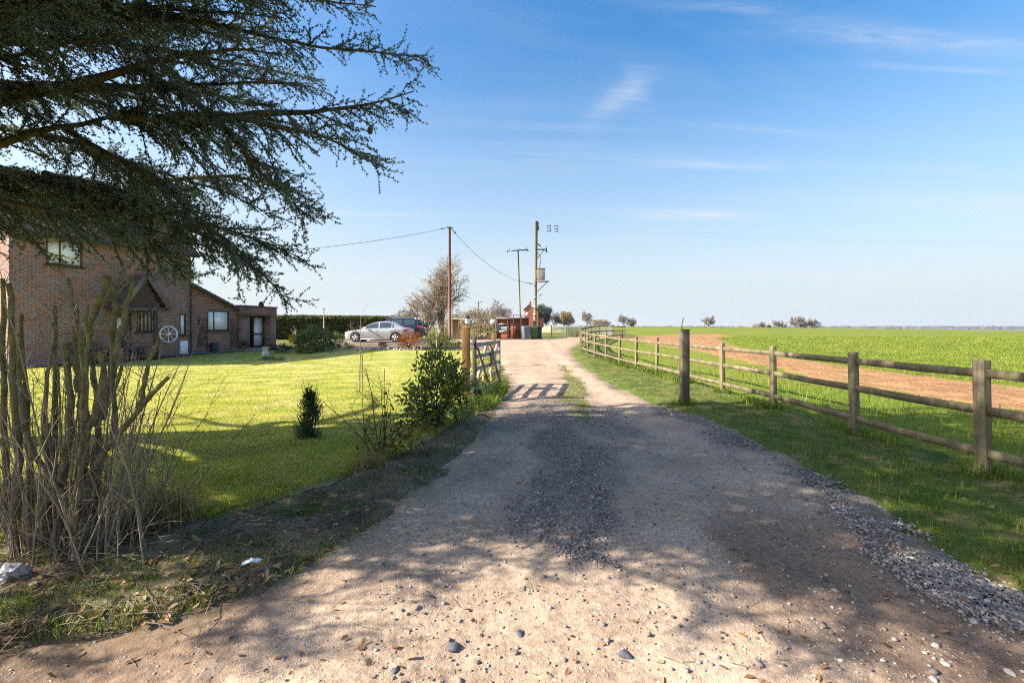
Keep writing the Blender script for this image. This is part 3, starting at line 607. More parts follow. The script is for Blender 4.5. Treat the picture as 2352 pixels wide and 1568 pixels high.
# ---- the cedar whose limbs hang into the upper left of the view
def cedar():
    g = np.random.default_rng(42)
    T = np.array([-9.2, 5.6, 0.])
    root = thing('cedar_tree', 'big dark cedar with long drooping needled branches hanging over the garden', 'tree', T)
    tr = MB(); tp = np.array([T + (0, 0, -.2), T + (.03, 0, 1), T + (.1, .05, 3), T + (.05, .1, 5), T + (.2, .05, 7), T + (.3, .1, 8.6)])
    tr.tube(tp, [.46, .38, .31, .24, .14, .05], 14); tr.build('trunk', B_dark, root, True, smooth=True)
    limbs = [
        ([(-420, 330, 5.4), (0, 222, 5.2), (160, 196, 5.05), (260, 172, 5.0), (380, 135, 5.0), (520, 108, 5.0), (640, 125, 5.0)], .10, 1.),
        ([(-420, 470, 5.6), (0, 330, 5.3), (180, 282, 5.2), (300, 256, 5.15), (392, 212, 5.1)], .075, .8),
        ([(250, 268, 5.2), (400, 270, 5.1), (520, 262, 5.0), (620, 285, 5.0), (760, 318, 5.0), (880, 388, 5.0)], .04, 1.),
        ([(-300, 80, 6.4), (0, 52, 6.3), (180, 30, 6.2), (400, 38, 6.2), (520, 66, 6.2), (620, 88, 6.2), (760, 112, 6.2), (870, 120, 6.2), (985, 134, 6.2)], .06, 1.15),
        ([(-420, 400, 6.4), (0, 404, 6.2), (140, 417, 6.1), (260, 462, 6.0), (350, 492, 5.9), (480, 545, 5.8), (580, 610, 5.7), (636, 660, 5.7), (664, 700, 5.7)], .085, .9),
        ([(60, 410, 6.2), (250, 432, 6.0), (420, 500, 5.8), (560, 538, 5.7), (660, 572, 5.6), (706, 604, 5.6)], .05, 1.1),
        ([(300, 256, 5.2), (420, 292, 5.3), (560, 264, 5.4), (700, 256, 5.4), (830, 247, 5.4), (950, 212, 5.4)], .04, 1.1),
        ([(-200, -170, 6.2), (200, -90, 6.1), (450, -30, 6.0), (650, -8, 6.0), (790, 6, 6.0), (864, 14, 6.0)], .06, 1.),
        ([(330, 160, 5.1), (480, 250, 5.1), (580, 370, 5.0), (650, 455, 5.0), (738, 512, 5.0)], .03, 1.1),
        ([(-260, 540, 5.8), (-100, 510, 5.6), (0, 515, 5.5), (60, 540, 5.4), (100, 580, 5.4)], .05, 1.),
        ([(-260, 170, 4.6), (0, 128, 4.6), (130, 105, 4.5), (250, 85, 4.5), (350, 50, 4.5)], .05, .9),
        ([(160, 300, 5.4), (320, 395, 5.3), (430, 470, 5.3), (520, 555, 5.3), (556, 620, 5.3)], .03, 1.1),
        ([(-200, 300, 6.8), (0, 290, 6.8), (200, 330, 6.8), (380, 400, 6.8), (520, 440, 6.8), (640, 500, 6.8)], .05, .9),
        ([(-200, -50, 7.4), (0, -30, 7.4), (250, 20, 7.3), (420, 130, 7.2), (560, 180, 7.1), (690, 190, 7.0)], .05, 1.2),
        ([(-100, 440, 4.6), (60, 470, 4.6), (170, 500, 4.6), (260, 520, 4.6), (330, 545, 4.6)], .03, 1.),
        ([(-100, 250, 7.6), (150, 200, 7.6), (350, 230, 7.5), (500, 330, 7.4), (600, 400, 7.3)], .05, 1.2),
        ([(-200, 400, 7.0), (0, 420, 6.9), (150, 460, 6.8), (280, 530, 6.7), (370, 590, 6.6), (420, 630, 6.5)], .05, 1.1),
        ([(-200, 450, 6.4), (0, 430, 6.3), (120, 450, 6.2), (220, 490, 6.1), (330, 540, 6.0)], .05, 1.1),
        ([(200, 60, 7.0), (330, 120, 7.0), (450, 200, 6.9), (560, 240, 6.8), (640, 240, 6.8)], .03, 1.3),
        ([(100, 400, 6.3), (260, 430, 6.2), (360, 480, 6.2), (430, 540, 6.1), (470, 600, 6.0)], .04, 1.3),
        ([(180, 340, 6.6), (300, 370, 6.6), (400, 440, 6.5), (480, 520, 6.4)], .04, 1.3),
        ([(240, 470, 5.9), (330, 530, 5.8), (390, 590, 5.8), (425, 640, 5.7)], .03, 1.3),
        ([(300, 420, 7.2), (430, 410, 7.2), (540, 400, 7.2), (640, 430, 7.1), (700, 470, 7.1)], .03, 1.2),
        ([(420, 500, 5.6), (500, 540, 5.6), (560, 580, 5.5), (600, 640, 5.5)], .025, 1.2),
    ]
    rt = T
    world = [([P(*q) for q in pl], r, k) for pl, r, k in limbs]
    # the rest of the crown, outside the picture: it throws the dappled shade over drive and verge
    for (x, y, z, z0, k) in ((-3.6, 2.9, 3.0, 2.6, .8), (-3.9, 3.3, 4.5, 3.4, .8), (-3.5, 2.5, 5.2, 4.0, .7), (-4.2, 2.0, 3.4, 3.0, .6), (-5.0, 3.5, 5.4, 4.6, .9),
                             (-5.2, 4.6, 6.3, 5.4, 1.), (-4.3, 6.5, 6.0, 5.2, 1.1), (-4.6, 8.0, 5.6, 4.6, 1.1), (-5.6, 6.8, 7.1, 6.4, 1.), (-6.4, 4.4, 7.8, 7.0, .9), (-5.8, 9.2, 3.6, 3.0, .9),
                             (-12.5, 4.0, 4.6, 4.0, .7), (-12.8, 7.0, 4.2, 3.8, .7), (-10, 9.5, 4.2, 3.6, .7), (-10, 2, 4.5, 4.0, .7),
                             (-3.9, 7.6, 6.3, 5.5, 1.1), (-1.5, 2.1, 4.2, 3.9, 1.2), (-1.9, 2.9, 4.75, 4.3, 1.3), (-2.2, 3.8, 5.2, 4.8, 1.3), (-2.7, 4.5, 5.6, 5.2, 1.3), (-1.0, 1.4, 4.1, 3.7, 1.1), (-2.9, 3.3, 5.6, 5.0, 1.2), (-3.6, 5.5, 6.3, 5.8, 1.3), (-3.2, 6.4, 5.9, 5.4, 1.3), (-2.5, 1.5, 5.0, 4.4, 1.2), (-4.4, 5.0, 7.0, 6.4, 1.2), (-3.4, 8.0, 5.9, 5.0, 1.3), (-4.6, 2.2, 5.8, 5.2, 1.1), (-1.0, 2.3, 4.4, 4.0, 1.4), (-1.3, 3.2, 4.8, 4.4, 1.4), (-1.7, 4.1, 5.2, 4.8, 1.4), (-2.2, 5.0, 5.6, 5.2, 1.4), (-2.8, 5.8, 5.9, 5.4, 1.4), (-3.3, 6.6, 6.2, 5.7, 1.4), (-3.9, 7.4, 6.4, 5.8, 1.4), (-1.6, 2.7, 5.0, 4.6, 1.4), (-2.4, 4.4, 5.7, 5.2, 1.4), (-3.0, 1.4, 3.6, 3.2, 1.1), (-3.4, .9, 4.3, 3.8, 1.1), (-2.6, 1.8, 3.9, 3.5, 1.1), (-2.3, 1.2, 3.6, 3.3, 1.2), (-1.5, .9, 3.9, 3.6, 1.1), (-2.0, 2.2, 6.4, 6.0, 1.4), (-1.9, 3.0, 6.5, 6.1, 1.5), (-1.9, 3.8, 6.6, 6.2, 1.5), (-2.0, 4.6, 6.7, 6.2, 1.5), (-2.1, 5.4, 6.8, 6.3, 1.5), (-2.4, 6.2, 6.9, 6.3, 1.5), (-2.9, 7.0, 7.1, 6.4, 1.4), (-4.6, 3.0, 3.4, 3.0, 1.1), (-5.0, 2.4, 3.2, 2.8, 1.1), (-5.4, 1.8, 3.0, 2.7, 1.), (-5.0, 1.4, 2.5, 2.3, 1.2), (-5.5, 2.0, 2.7, 2.4, 1.2), (-6.4, 1.1, 3.2, 2.8, 1.2), (-4.4, 2.7, 3.7, 3.3, 1.2), (-5.4, 2.8, 3.5, 3.1, 1.2), (-4.6, 1.9, 3.1, 2.8, 1.2), (-3.3, 1.9, 3.3, 3.0, 1.2), (-3.6, 1.3, 3.2, 2.9, 1.1), (-3.5, 1.0, 4.2, 3.9, 1.4), (-3.7, 1.5, 4.4, 4.1, 1.4), (-3.4, 1.9, 4.3, 4.0, 1.4), (-3.6, .6, 4.1, 3.7, 1.3), (-4.1, 1.0, 5.0, 4.5, 1.4), (-3.7, 1.6, 5.0, 4.6, 1.4), (-2.8, .9, 3.7, 3.4, 1.3), (-5.6, 1.3, 2.1, 2.0, 1.3), (-6.0, 1.7, 2.4, 2.2, 1.3), (-2.0, 4.2, 7.0, 6.4, 1.4), (-2.4, 6.6, 7.4, 6.6, 1.4), (-1.6, 3.2, 6.9, 6.3, 1.4), (-1.6, 2.4, 6.7, 6.2, 1.4), (-1.8, 5.0, 7.2, 6.5, 1.4), (-1.9, 5.8, 7.4, 6.6, 1.4), (-1.5, 1.8, 6.6, 6.0, 1.4), (-3.6, 2.3, 3.5, 3.2, 1.2), (-4.0, 2.9, 3.2, 2.9, 1.2), (-4.8, 2.3, 2.7, 2.4, 1.2), (-3.4, 2.6, 2.9, 2.7, .8), (-3.3, 2.2, 3.2, 2.9, .8), (-3.7, 2.4, 2.6, 2.5, .8), (-3.0, 2.1, 2.8, 2.6, .8), (-4.2, 2.0, 2.4, 2.3, .8), (-3.9, 3.0, 2.7, 2.5, .9), (-2.2, 1.4, 6.0, 5.5, 1.3), (-.5, 3.3, 4.7, 4.3, 1.3), (-.3, 2.5, 4.3, 4.0, 1.3), (-4.3, .8, 4.2, 3.8, 1.2), (-4.9, 1.4, 4.7, 4.2, 1.2), (-4.1, 1.7, 4.1, 3.7, 1.2), (-4.3, 2.4, 4.6, 4.1, 1.2), (-2.9, 5.6, 5.6, 5.2, .9), (-5.2, 1.4, 4.3, 3.6, .5), (-3.0, 7.0, 5.3, 4.6, 1.)):
        e = np.array([x, y, z]); s = np.array([T[0], T[1], z0]); m = (s + e) / 2 + g.normal(0, .25, 3) + (0, 0, .25)
        world.append(([s, s * .6 + m * .4 + (0, 0, .08), m, m * .45 + e * .55 + (0, 0, .05), e], .07, k))
    tw = MB(); rp = []; rd = []
    for pts, r, k in world:
        pts = np.array(pts); 
        if np.hypot(pts[0, 0] - T[0], pts[0, 1] - T[1]) > .5 and r >= .05: pts = np.vstack([[T[0], T[1], np.clip(pts[0, 2] - .3, 1.5, 8)], pts])
        # resample
        sg = np.linalg.norm(np.diff(pts, axis=0), axis=1); cs = np.concatenate([[0], np.cumsum(sg)]); Lt = cs[-1]
        tt = np.linspace(0, Lt, max(10, int(Lt / .16)))
        q = np.column_stack([np.interp(tt, cs, pts[:, i]) for i in range(3)])
        ker = np.array([.25, .5, .25])
        for _ in range(3): q[1:-1] = q[:-2] * .25 + q[1:-1] * .5 + q[2:] * .25
        q = q + np.column_stack([fbm(tt / .5, tt * 0, int(r * 1e4) + i, 3) * .07 for i in range(3)])
        rad = np.interp(tt / Lt, [0, .45, .72, 1], [r * 1.25, r * 1.0, r * .42, .006])
        lb = MB(); lb.tube(q, rad, 8); lb.build('limb', B_limb, root, True, smooth=True)
        s = (.3 if r < .08 else .42) * Lt if r >= .05 else 0.
        while s < Lt:
            f = np.searchsorted(tt, s) - 1; f = max(0, min(f, len(q) - 2)); tg = nrm(q[f + 1] - q[f])
            fr = s / Lt
            side = nrm(np.cross(tg, [0, 0, 1])) * (1 if g.random() < .5 else -1)
            d = nrm(tg * (.45 + .4 * g.random()) + side * (.1 + .7 * g.random()) + np.array([.25, 0, -.75 + 1. * g.random() if fr < .62 else -.6 + 1.15 * g.random()]))
            L2 = (.38 + .75 * g.random()) * (1.1 - .7 * fr) * (1 if k > .7 else .8)
            c = curve(q[f], d, L2, 6, g, .14, -.10 if fr < .62 else -.02)
            tw.tube(c, np.linspace(min(.011, rad[f] * .7), .0025, 7), 4, cap=False)
            n2 = int(L2 / .05 * k)
            for j in range(n2):
                t2 = (j + g.random()) / n2 * 6; i2 = min(int(t2), 5); p2 = c[i2] + (c[i2 + 1] - c[i2]) * (t2 - i2)
                tg2 = nrm(c[i2 + 1] - c[i2])
                d3 = nrm(tg2 * .7 + g.normal(0, .5, 3) + np.array([.18, 0, -.4 if g.random() < .68 else .45]))
                L3 = (.08 + .3 * g.random() ** 1.4) * (1.1 - .5 * t2 / 6)
                c3 = curve(p2, d3, L3, 3, g, .12, -.05)
                tw.tube(c3, np.linspace(.003, .0015, 4), 3, cap=False)
                m = max(2, int(L3 / .027)); a = (np.arange(m) + g.random(m)) / m * 3; i3 = np.minimum(a.astype(int), 2)
                pp = c3[i3] + (c3[i3 + 1] - c3[i3]) * (a - i3)[:, None]
                rp.append(pp + g.normal(0, .006, (m, 3))); rd.append(nrm(d3) * .5 + np.array([0, 0, .55]) + g.normal(0, .5, (m, 3)))
            m = int(L2 / .03); a = np.sort(g.random(m)) * 6; i3 = np.minimum(a.astype(int), 5)
            rp.append(c[i3] + (c[i3 + 1] - c[i3]) * (a - i3)[:, None] + g.normal(0, .007, (m, 3))); rd.append(np.array([0, 0, .8]) + g.normal(0, .5, (m, 3)))
            s += (.07 + .06 * g.random()) / (k if k < 1 else 1)
    tw.build('twigs', B_dark, root, True)
    rp = np.concatenate(rp); rd = np.concatenate(rd); n = len(rp)
    # each short shoot is a rosette of needles
    K = 7; pos = np.repeat(rp, K, 0); dd = np.repeat(rd / np.linalg.norm(rd, axis=1, keepdims=True), K, 0) * .55 + g.normal(0, .62, (n * K, 3))
    dd /= np.linalg.norm(dd, axis=1, keepdims=True); sd = np.cross(dd, g.normal(0, 1, (n * K, 3))); sd /= np.linalg.norm(sd, axis=1, keepdims=True)
    ln = (.019 + .016 * g.random(n * K))[:, None]; wd = .0058
    V = np.stack([pos - sd * wd, pos + sd * wd, pos + dd * ln], 1)
    fb = MB(); fb.add(V.reshape(-1, 3), np.arange(n * K * 3).reshape(-1, 3))
    fb.build('foliage', leafmat('cedar_needles', [(.105, .155, .15), (.165, .22, .20), (.26, .29, .2)], .3, .6, .2, (1.4, 1.4, .9)), root, True)
    for (u, v, d) in ((618, 404, 5.0), (660, 424, 5.0), (636, 409, 5.05), (600, 700, 5.7), (850, 300, 5.0), (310, 505, 5.8)):
        cb = MB(); cb.lathe([(.001, -.04), (.02, -.036), (.03, -.012), (.03, .012), (.02, .034), (.001, .042)], P(u, v, d), 10)
        cb.build('cone', mat('cone_scales', [(.09, .055, .035), (.16, .1, .06)], 60., bump=.8), root, True, smooth=True)
cedar()

# ---- coppiced shrub with sawn, lichen-covered stems, lower left
def lichenbark():
    t = NT('lichen_bark'); p = t.pos(); f = t.noise(p, 11., 7, .65); li = t.noise(p, 17., 7, .75)
    col = t.ramp(f, [(.3, (.07, .058, .042)), (.5, (.2, .165, .12)), (.72, (.36, .31, .235))])
    hz = t.n('ShaderNodeSeparateXYZ', i_0=p).outputs[2]
    k = t.math('MULTIPLY', t.ramp(li, [(.36, 0.), (.54, 1.)]), t.n('ShaderNodeMapRange', i_0=hz, i_1=.5, i_2=1.4, i_3=.12, i_4=.75).outputs[0])
    col = t.mix(k, col, t.ramp(f, [(.35, (.17, .155, .03)), (.65, (.34, .30, .06))]))
    return t.out(t.pbr(col, .9, .15, 0., t.bump(t.math('ADD', t.noise(t.pos((60, 60, 9)), 1., 6, .7), li), 1., .02)))
M_lichen = lichenbark()
M_cut = mat('sawn_wood', [(.45, .3, .17), (.58, .42, .27)], 30.)
def coppice():
    g = np.random.default_rng(5); d0 = 3.15; base = G(150, 1285)
    root = thing('coppiced_shrub', 'coppiced bare shrub with thick sawn lichen covered stems beside soil strip', 'shrub', base)
    stems = [
        (3.10, 13, [(30, 1300), (40, 1120), (38, 950), (28, 800), (24, 650)]), (3.2, 9, [(78, 1290), (66, 1080), (58, 900), (48, 720)]),
        (3.1, 13, [(130, 1290), (140, 1121), (161, 971), (165, 908), (150, 840), (152, 786)]), (3.05, 13, [(175, 1280), (185, 1120), (202, 1000), (222, 930), (238, 870), (232, 806)]),
        (3.05, 12, [(190, 1270), (200, 1110), (221, 1062), (262, 1009), (311, 953), (349, 900), (388, 866)]), (3.1, 8, [(318, 945), (330, 896), (337, 851), (352, 806), (364, 782)]),
        (3.2, 13, [(196, 1000), (192, 900), (190, 835), (198, 777), (206, 733), (230, 698), (240, 634)]), (3.25, 12, [(230, 960), (256, 880), (262, 820), (257, 762), (266, 718), (256, 660), (250, 634)]),
        (3.2, 9, [(245, 900), (272, 770), (292, 704), (307, 640)]), (3.35, 8, [(180, 900), (176, 800), (172, 733), (163, 675), (157, 640)]),
        (3.15, 15, [(98, 1290), (100, 1220), (112, 1121), (109, 1040), (108, 972)]), (3.0, 9, [(150, 1170), (142, 1140), (116, 1095), (71, 1035), (50, 953), (45, 878), (44, 790)]),
        (3.3, 11, [(205, 1270), (222, 1150), (228, 1020), (222, 900), (210, 820)]), (3.35, 7, [(240, 700), (262, 665), (282, 634)]), (3.4, 9, [(115, 1270), (125, 1050), (128, 900), (126, 700)]),
        (3.2, 8, [(262, 1000), (262, 900), (280, 842)]), (3.3, 10, [(20, 1290), (12, 1050), (8, 800), (6, 640)])]
    for k in range(6):
        u = g.uniform(10, 270); stems.append((g.uniform(2.95, 3.5), g.uniform(4, 9), [(u * .45 + 80, 1285), (u * .8 + 26, 1130), (u + g.normal(0, 16), 980), (u * 1.25 - 30 + g.normal(0, 25), g.uniform(690, 900))]))
    for d, rp, pl in stems:
        rp *= .5; pts = np.array([P(u, v, d) for u, v in pl]); sg = np.linalg.norm(np.diff(pts, axis=0), axis=1); cs = np.concatenate([[0], np.cumsum(sg)])
        tt = np.linspace(0, cs[-1], 4 * len(pl)); q = np.column_stack([np.interp(tt, cs, pts[:, i]) for i in range(3)])
        for _ in range(2): q[1:-1] = q[:-2] * .25 + q[1:-1] * .5 + q[2:] * .25
        q += g.normal(0, .004, q.shape); r = rp / (F / d)
        b = MB(); b.tube(q, np.linspace(r * 1.5, r * .72, len(q)) * (1 + np.abs(g.normal(0, .13, len(q)))), 10)
        s = b.build('stem', M_lichen, root, True, smooth=True)
        e = nrm(q[-1] - q[-2]); c = MB(); c.tube([q[-1] + e * .001, q[-1] + e * .007], [r * .8, r * .74], 10); c.build('cut_end', M_cut, s, True)
    tw = MB(); spec = [dict(wob=.07, up=.03, seg=6, sides=4), dict(n=(3, 6), ang=.8, lr=.35, rr=.55, wob=.14, seg=4, sides=3, t0=.2), dict(n=(1, 3), ang=.8, lr=.5, rr=.7, wob=.14, seg=3, sides=3, rmin=.0012)]
    for i in range(60):
        u = g.uniform(-30, 340); p = P(u, 1250 + g.uniform(-40, 40), 3.15 + g.normal(0, .15)); p[2] = Z(p[0], p[1]) + .03
        grow(tw, g, p, (g.normal(.03, .22), g.normal(0, .2), 1), g.uniform(.35, 1.3), g.uniform(.002, .006), 0, spec, [])
    for i in range(46):
        u = g.uniform(-20, 300); p = P(u * .75 + 40, 1270 + g.uniform(-40, 30), 3.15 + g.normal(0, .13)); p[2] = Z(p[0], p[1]) + .03
        grow(tw, g, p, (g.normal((u - 140) / 520, .1), g.normal(0, .1), 1), g.uniform(.9, 1.75), g.uniform(.004, .008), 0, [dict(wob=.045, up=.02, seg=7, sides=5, tap=.3), dict(n=(3, 7), ang=.7, lr=.22, rr=.5, wob=.12, seg=4, sides=3, t0=.25, rmin=.0012)], [])
    for d, rp, pl in stems:
        for k in range(5):
            u, v = pl[g.integers(1, len(pl))]; grow(tw, g, P(u, v + 20, d), (g.normal(.1, .6), g.normal(0, .4), g.uniform(.1, .9)), g.uniform(.15, .45), .003, 0, spec, [])
    for k in range(40):
        p = P(g.uniform(-20, 330), g.uniform(1230, 1330), 3.0 + g.normal(0, .12)); p[2] = max(p[2], Z(p[0], p[1]) + .03)
        grow(tw, g, p, (g.normal(0, .8), g.normal(-.3, .4), .35), g.uniform(.3, .6), .003, 0, [dict(wob=.1, up=-.08, seg=6, sides=3), dict(n=(1, 3), ang=.7, lr=.5, rr=.7, wob=.1, seg=3, sides=3, rmin=.0012)], [])
    tw.build('twigs', B_tan, root, True)
coppice()

def twiggy(name, label, cat, base, h, spread, n, r, seed, m=None, spec=None, group=None, leaf=None, ups=1.):
    """many-stemmed leafless shrub or sapling"""
    g = np.random.default_rng(seed); root = thing(name, label, cat, base, group=group)
    sp = spec or [dict(wob=.07, up=.03, seg=6, sides=5), dict(n=(3, 6), ang=.75, lr=.5, rr=.6, wob=.1, seg=4, sides=4, t0=.2), dict(n=(2, 4), ang=.7, lr=.5, rr=.6, wob=.12, seg=3, sides=3, rmin=.0014)]
    b = MB(); tips = []
    for i in range(n):
        p = np.array(base) + (g.normal(0, .05 * spread), g.normal(0, .05 * spread), -.02)
        grow(b, g, p, (g.normal(0, .35 * spread), g.normal(0, .35 * spread), ups), h * g.uniform(.65, 1.05), r, 0, sp, tips)
    b.build('stems', m or B_tan, root, True)
    if leaf:
        lm, ln, lw, cnt = leaf; tp = np.array([t[0] for t in tips]); k = g.integers(0, len(tp), cnt)
        V, Fa = leaves(tp[k] + g.normal(0, ln * .6, (cnt, 3)), g.normal(0, 1, (cnt, 3)) + (0, 0, .3), ln, lw, seed); b = MB(); b.add(V, Fa); b.build('foliage', lm, root, True)
    return root

def bush(name, label, cat, base, w, h, n, ln, lw, lm, seed, shape='round', group=None, dpth=None, stem=True):
    """leafy shrub: clustered leaf sprays through the crown's volume on real stems"""
    g = np.random.default_rng(seed); root = thing(name, label, cat, base, group=group); dpth = dpth or w
    nc = max(12, n // 45); d = g.normal(0, 1, (nc, 3)); d /= np.linalg.norm(d, axis=1, keepdims=True); rr = (.45 + .55 * g.random(nc) ** .5)[:, None]
    c = d * rr
    if shape == 'cone':
        t = g.random(nc) ** 1.3; a = g.random(nc) * 6.283; ra = (1 - t) ** .8 * np.sqrt(g.random(nc)) * np.where(t < .15, .75, 1) * g.uniform(.6, 1.15, nc)
        c = np.column_stack([np.cos(a) * ra, np.sin(a) * ra, t * 2 - 1])
    c = c * np.array([w / 2, dpth / 2, h / 2 * .92]); c[:, 2] += h / 2
    c = c + g.normal(0, .03 * w, c.shape); k = g.integers(0, nc, n)
    cl = np.array([w * .11, dpth * .11, h * .09])
    if shape == 'cone': cl = np.array([w * .09, w * .09, h * .07])
    pos = c[k] + g.normal(0, 1, (n, 3)) * cl; pos[:, 2] = np.maximum(pos[:, 2], .02)
    dr = pos - np.array([0, 0, h * .35]); dr = dr / np.maximum(np.linalg.norm(dr, axis=1, keepdims=True), 1e-6) + g.normal(0, .7, (n, 3)) + (0, 0, .25 if shape != 'cone' else 1.1)
    V, Fa = leaves(pos + np.array(base), dr, ln, lw, seed); b = MB(); b.add(V, Fa); b.build('foliage', lm, root, True)
    if stem:
        b = MB()
        for i in range(min(nc, 26)):
            q = np.array(base) + c[i]; b.tube(curve(np.array(base) + (g.normal(0, .03 * w), g.normal(0, .03 * w), -.03), q - np.array(base) + (0, 0, .3 * h), np.linalg.norm(c[i]) * .95, 5, g, .06), np.linspace(.011 * w + .004, .004, 6), 5)
        b.build('stems', B_dark, root, True)
    return root

L_dark = leafmat('dark_leaf', [(.04, .075, .02), (.075, .12, .03), (.15, .19, .05)], .2, .4, .4)
L_laurel = leafmat('laurel_leaf', [(.04, .08, .015), (.085, .135, .02), (.17, .2, .04), (.28, .26, .06)], .3, .35, .45)
L_mid = leafmat('mid_leaf', [(.06, .09, .02), (.11, .15, .03), (.2, .22, .06)], .35)
L_yel = leafmat('yellow_flower', [(.5, .36, .02), (.75, .55, .03)], .4, tcol=(1.2, 1.1, .6))
L_red = leafmat('bronze_leaf', [(.06, .06, .02), (.12, .1, .03), (.2, .09, .04)], .3, .4)
L_blue = leafmat('thuja_spray', [(.02, .045, .022), (.045, .08, .035), (.08, .12, .045)], .2)
bush('dwarf_conifer', 'small dark pointed conifer standing alone on the lawn', 'conifer', G(711, 1012), .42, .70, 2600, .055, .012, L_blue, 3, 'cone')
bush('laurel_shrub', 'glossy green laurel shrub with large leaves beside the gate post', 'shrub', G(998, 985), .86, 1.16, 2100, .10, .04, L_laurel, 4)
def spindle():
    base = G(872, 1055); r = twiggy('thin_shrub', 'straggly thin shrub with bare upright shoots and few bronze leaves', 'shrub', base, 1.15, 1.1, 9, .007, 19, B_dark)
    g = np.random.default_rng(8); n = 260; p = np.array(base) + np.column_stack([g.normal(.22, .17, n), g.normal(0, .15, n), np.abs(g.normal(.28, .2, n))])
    V, Fa = leaves(p, g.normal(0, 1, (n, 3)) + (.2, 0, .1), .085, .03, 9); b = MB(); b.add(V, Fa); b.build('foliage', L_red, r, True)
spindle()
twiggy('bare_shrub', 'leafless twiggy shrub with thin arching shoots on the lawn edge', 'shrub', G(345, 1205), 1.1, 1.4, 9, .006, 23, B_grey)
def tuft(name, label, base, n, h, m, seed, lean=1., sp=.12, cat='grass tuft'):
    g = np.random.default_rng(seed); x = base[0] + g.normal(0, sp, n); y = base[1] + g.normal(0, sp, n)
    o = blades(name, x, y, zg(x, y) + .02, h, .006, m, label, seed, lean); o.pop('kind', None); tag(o, label, cat); return o
tuft('dry_grass_tuft', 'clump of dry straw coloured grass at the foot of the bare shrub', G(360, 1222), 900, .3, L_dry, 31)
tuft('pale_grass_tuft', 'bleached grass tuft below the straggly thin shrub', G(850, 1085), 350, .2, L_dry, 32, sp=.09)
SAP = [dict(wob=.03, up=.03, seg=8, sides=6, tap=.3), dict(n=(6, 9), ang=.75, lr=.3, rr=.5, wob=.06, seg=4, sides=4, t0=.4), dict(n=(2, 3), ang=.6, lr=.45, rr=.6, wob=.08, seg=3, sides=3, rmin=.002)]
twiggy('lawn_sapling', 'slim bare sapling growing in the middle of the lawn', 'sapling', G(826, 906), 1.95, .1, 1, .017, 41, B_tan, SAP)
sk = MB(); p = G(829, 906); sk.tube([p + (0.03, 0, 0), p + (.03, 0, .95)], .013, 8); tag(sk.build('wooden_stake', woodmat('stake_wood', [(.2, .15, .1), (.3, .24, .17)])), 'thin wooden stake beside the lawn sapling', 'stake')
SAP2 = [dict(wob=.03, up=.02, seg=5, sides=6, tap=.6), dict(n=(5, 7), ang=.55, lr=.75, rr=.6, wob=.07, seg=4, sides=4, t0=.45), dict(n=(2, 3), ang=.5, lr=.4, rr=.6, wob=.08, seg=3, sides=3, rmin=.004)]
M_pale = plain('pale_bark', (.5, .44, .37), .8)
twiggy('pale_sapling', 'white stemmed young tree in the bed behind the lawn, beside two lamps', 'sapling', G(1003, 806), 1.35, .1, 1, .028, 43, M_pale, SAP2)
twiggy('young_fruit_tree', 'small spreading bare fruit tree in front of the hedge', 'sapling', G(678, 792), 1.25, .1, 1, .03, 44, M_pale, SAP2)
twiggy('pot_sapling', 'thin reddish sapling behind the dark flower pot', 'sapling', G(1048, 862), 1.2, .1, 1, .012, 45, B_tan, SAP)
twiggy('garden_sapling', 'slender twiggy tree left of the silver car by the hedge', 'sapling', G(808, 789) , 1.5, .15, 2, .03, 46, B_tan, SAP)
bush('forsythia', 'yellow flowering shrub beside the dark round bush', 'shrub', G(690, 803), .95, 1.05, 900, .09, .06, L_yel, 50)
bush('camellia_bush', 'dense dark green rounded bush at the far lawn edge', 'bush', G(728, 809), 1.75, 1.32, 2600, .12, .07, L_dark, 51)
bush('heather', 'low dark heather clump beside the brick annex', 'shrub', G(646, 812), 1.0, .5, 800, .08, .04, leafmat('heather_leaf', [(.03, .02, .025), (.06, .04, .04)], .1), 52)
bush('ground_shrub', 'low yellow green cushion plant in front of the dark round bush', 'shrub', G(700, 814), 1.0, .4, 700, .08, .05, L_mid, 53)
bush('hebe', 'small light green shrub in the bed left of the silver car', 'shrub', G(779, 800), .95, .95, 900, .1, .035, L_mid, 54)
bush('low_hebe', 'tiny pale green shrub touching the hood end of the parked car', 'shrub', G(800, 798), .5, .4, 350, .07, .03, L_mid, 58)
bush('dogwood', 'bright orange stemmed dogwood shrub behind the rear wheel of the silver car', 'shrub', G(938, 803), 1.1, .95, 1400, .3, .014, leafmat('orange_stem', [(.45, .12, .03), (.6, .22, .07), (.3, .07, .03)], .1), 55, 'round')
bush('small_dogwood', 'small reddish shrub in the bed below the silver car door', 'shrub', G(878, 803), .6, .42, 500, .14, .02, leafmat('rust_stem', [(.3, .11, .05), (.2, .12, .06)], .1), 59)
bush('privet_bush', 'olive green bush at the right end of the flower bed', 'bush', G(1005, 803), 1.45, .95, 2000, .09, .045, leafmat('olive_leaf', [(.07, .08, .015), (.13, .14, .03), (.2, .2, .05)], .3), 56)
bush('low_privet', 'small olive shrub between flower bed and timber gate post', 'bush', G(1042, 800), .7, .5, 600, .08, .04, L_mid, 57)

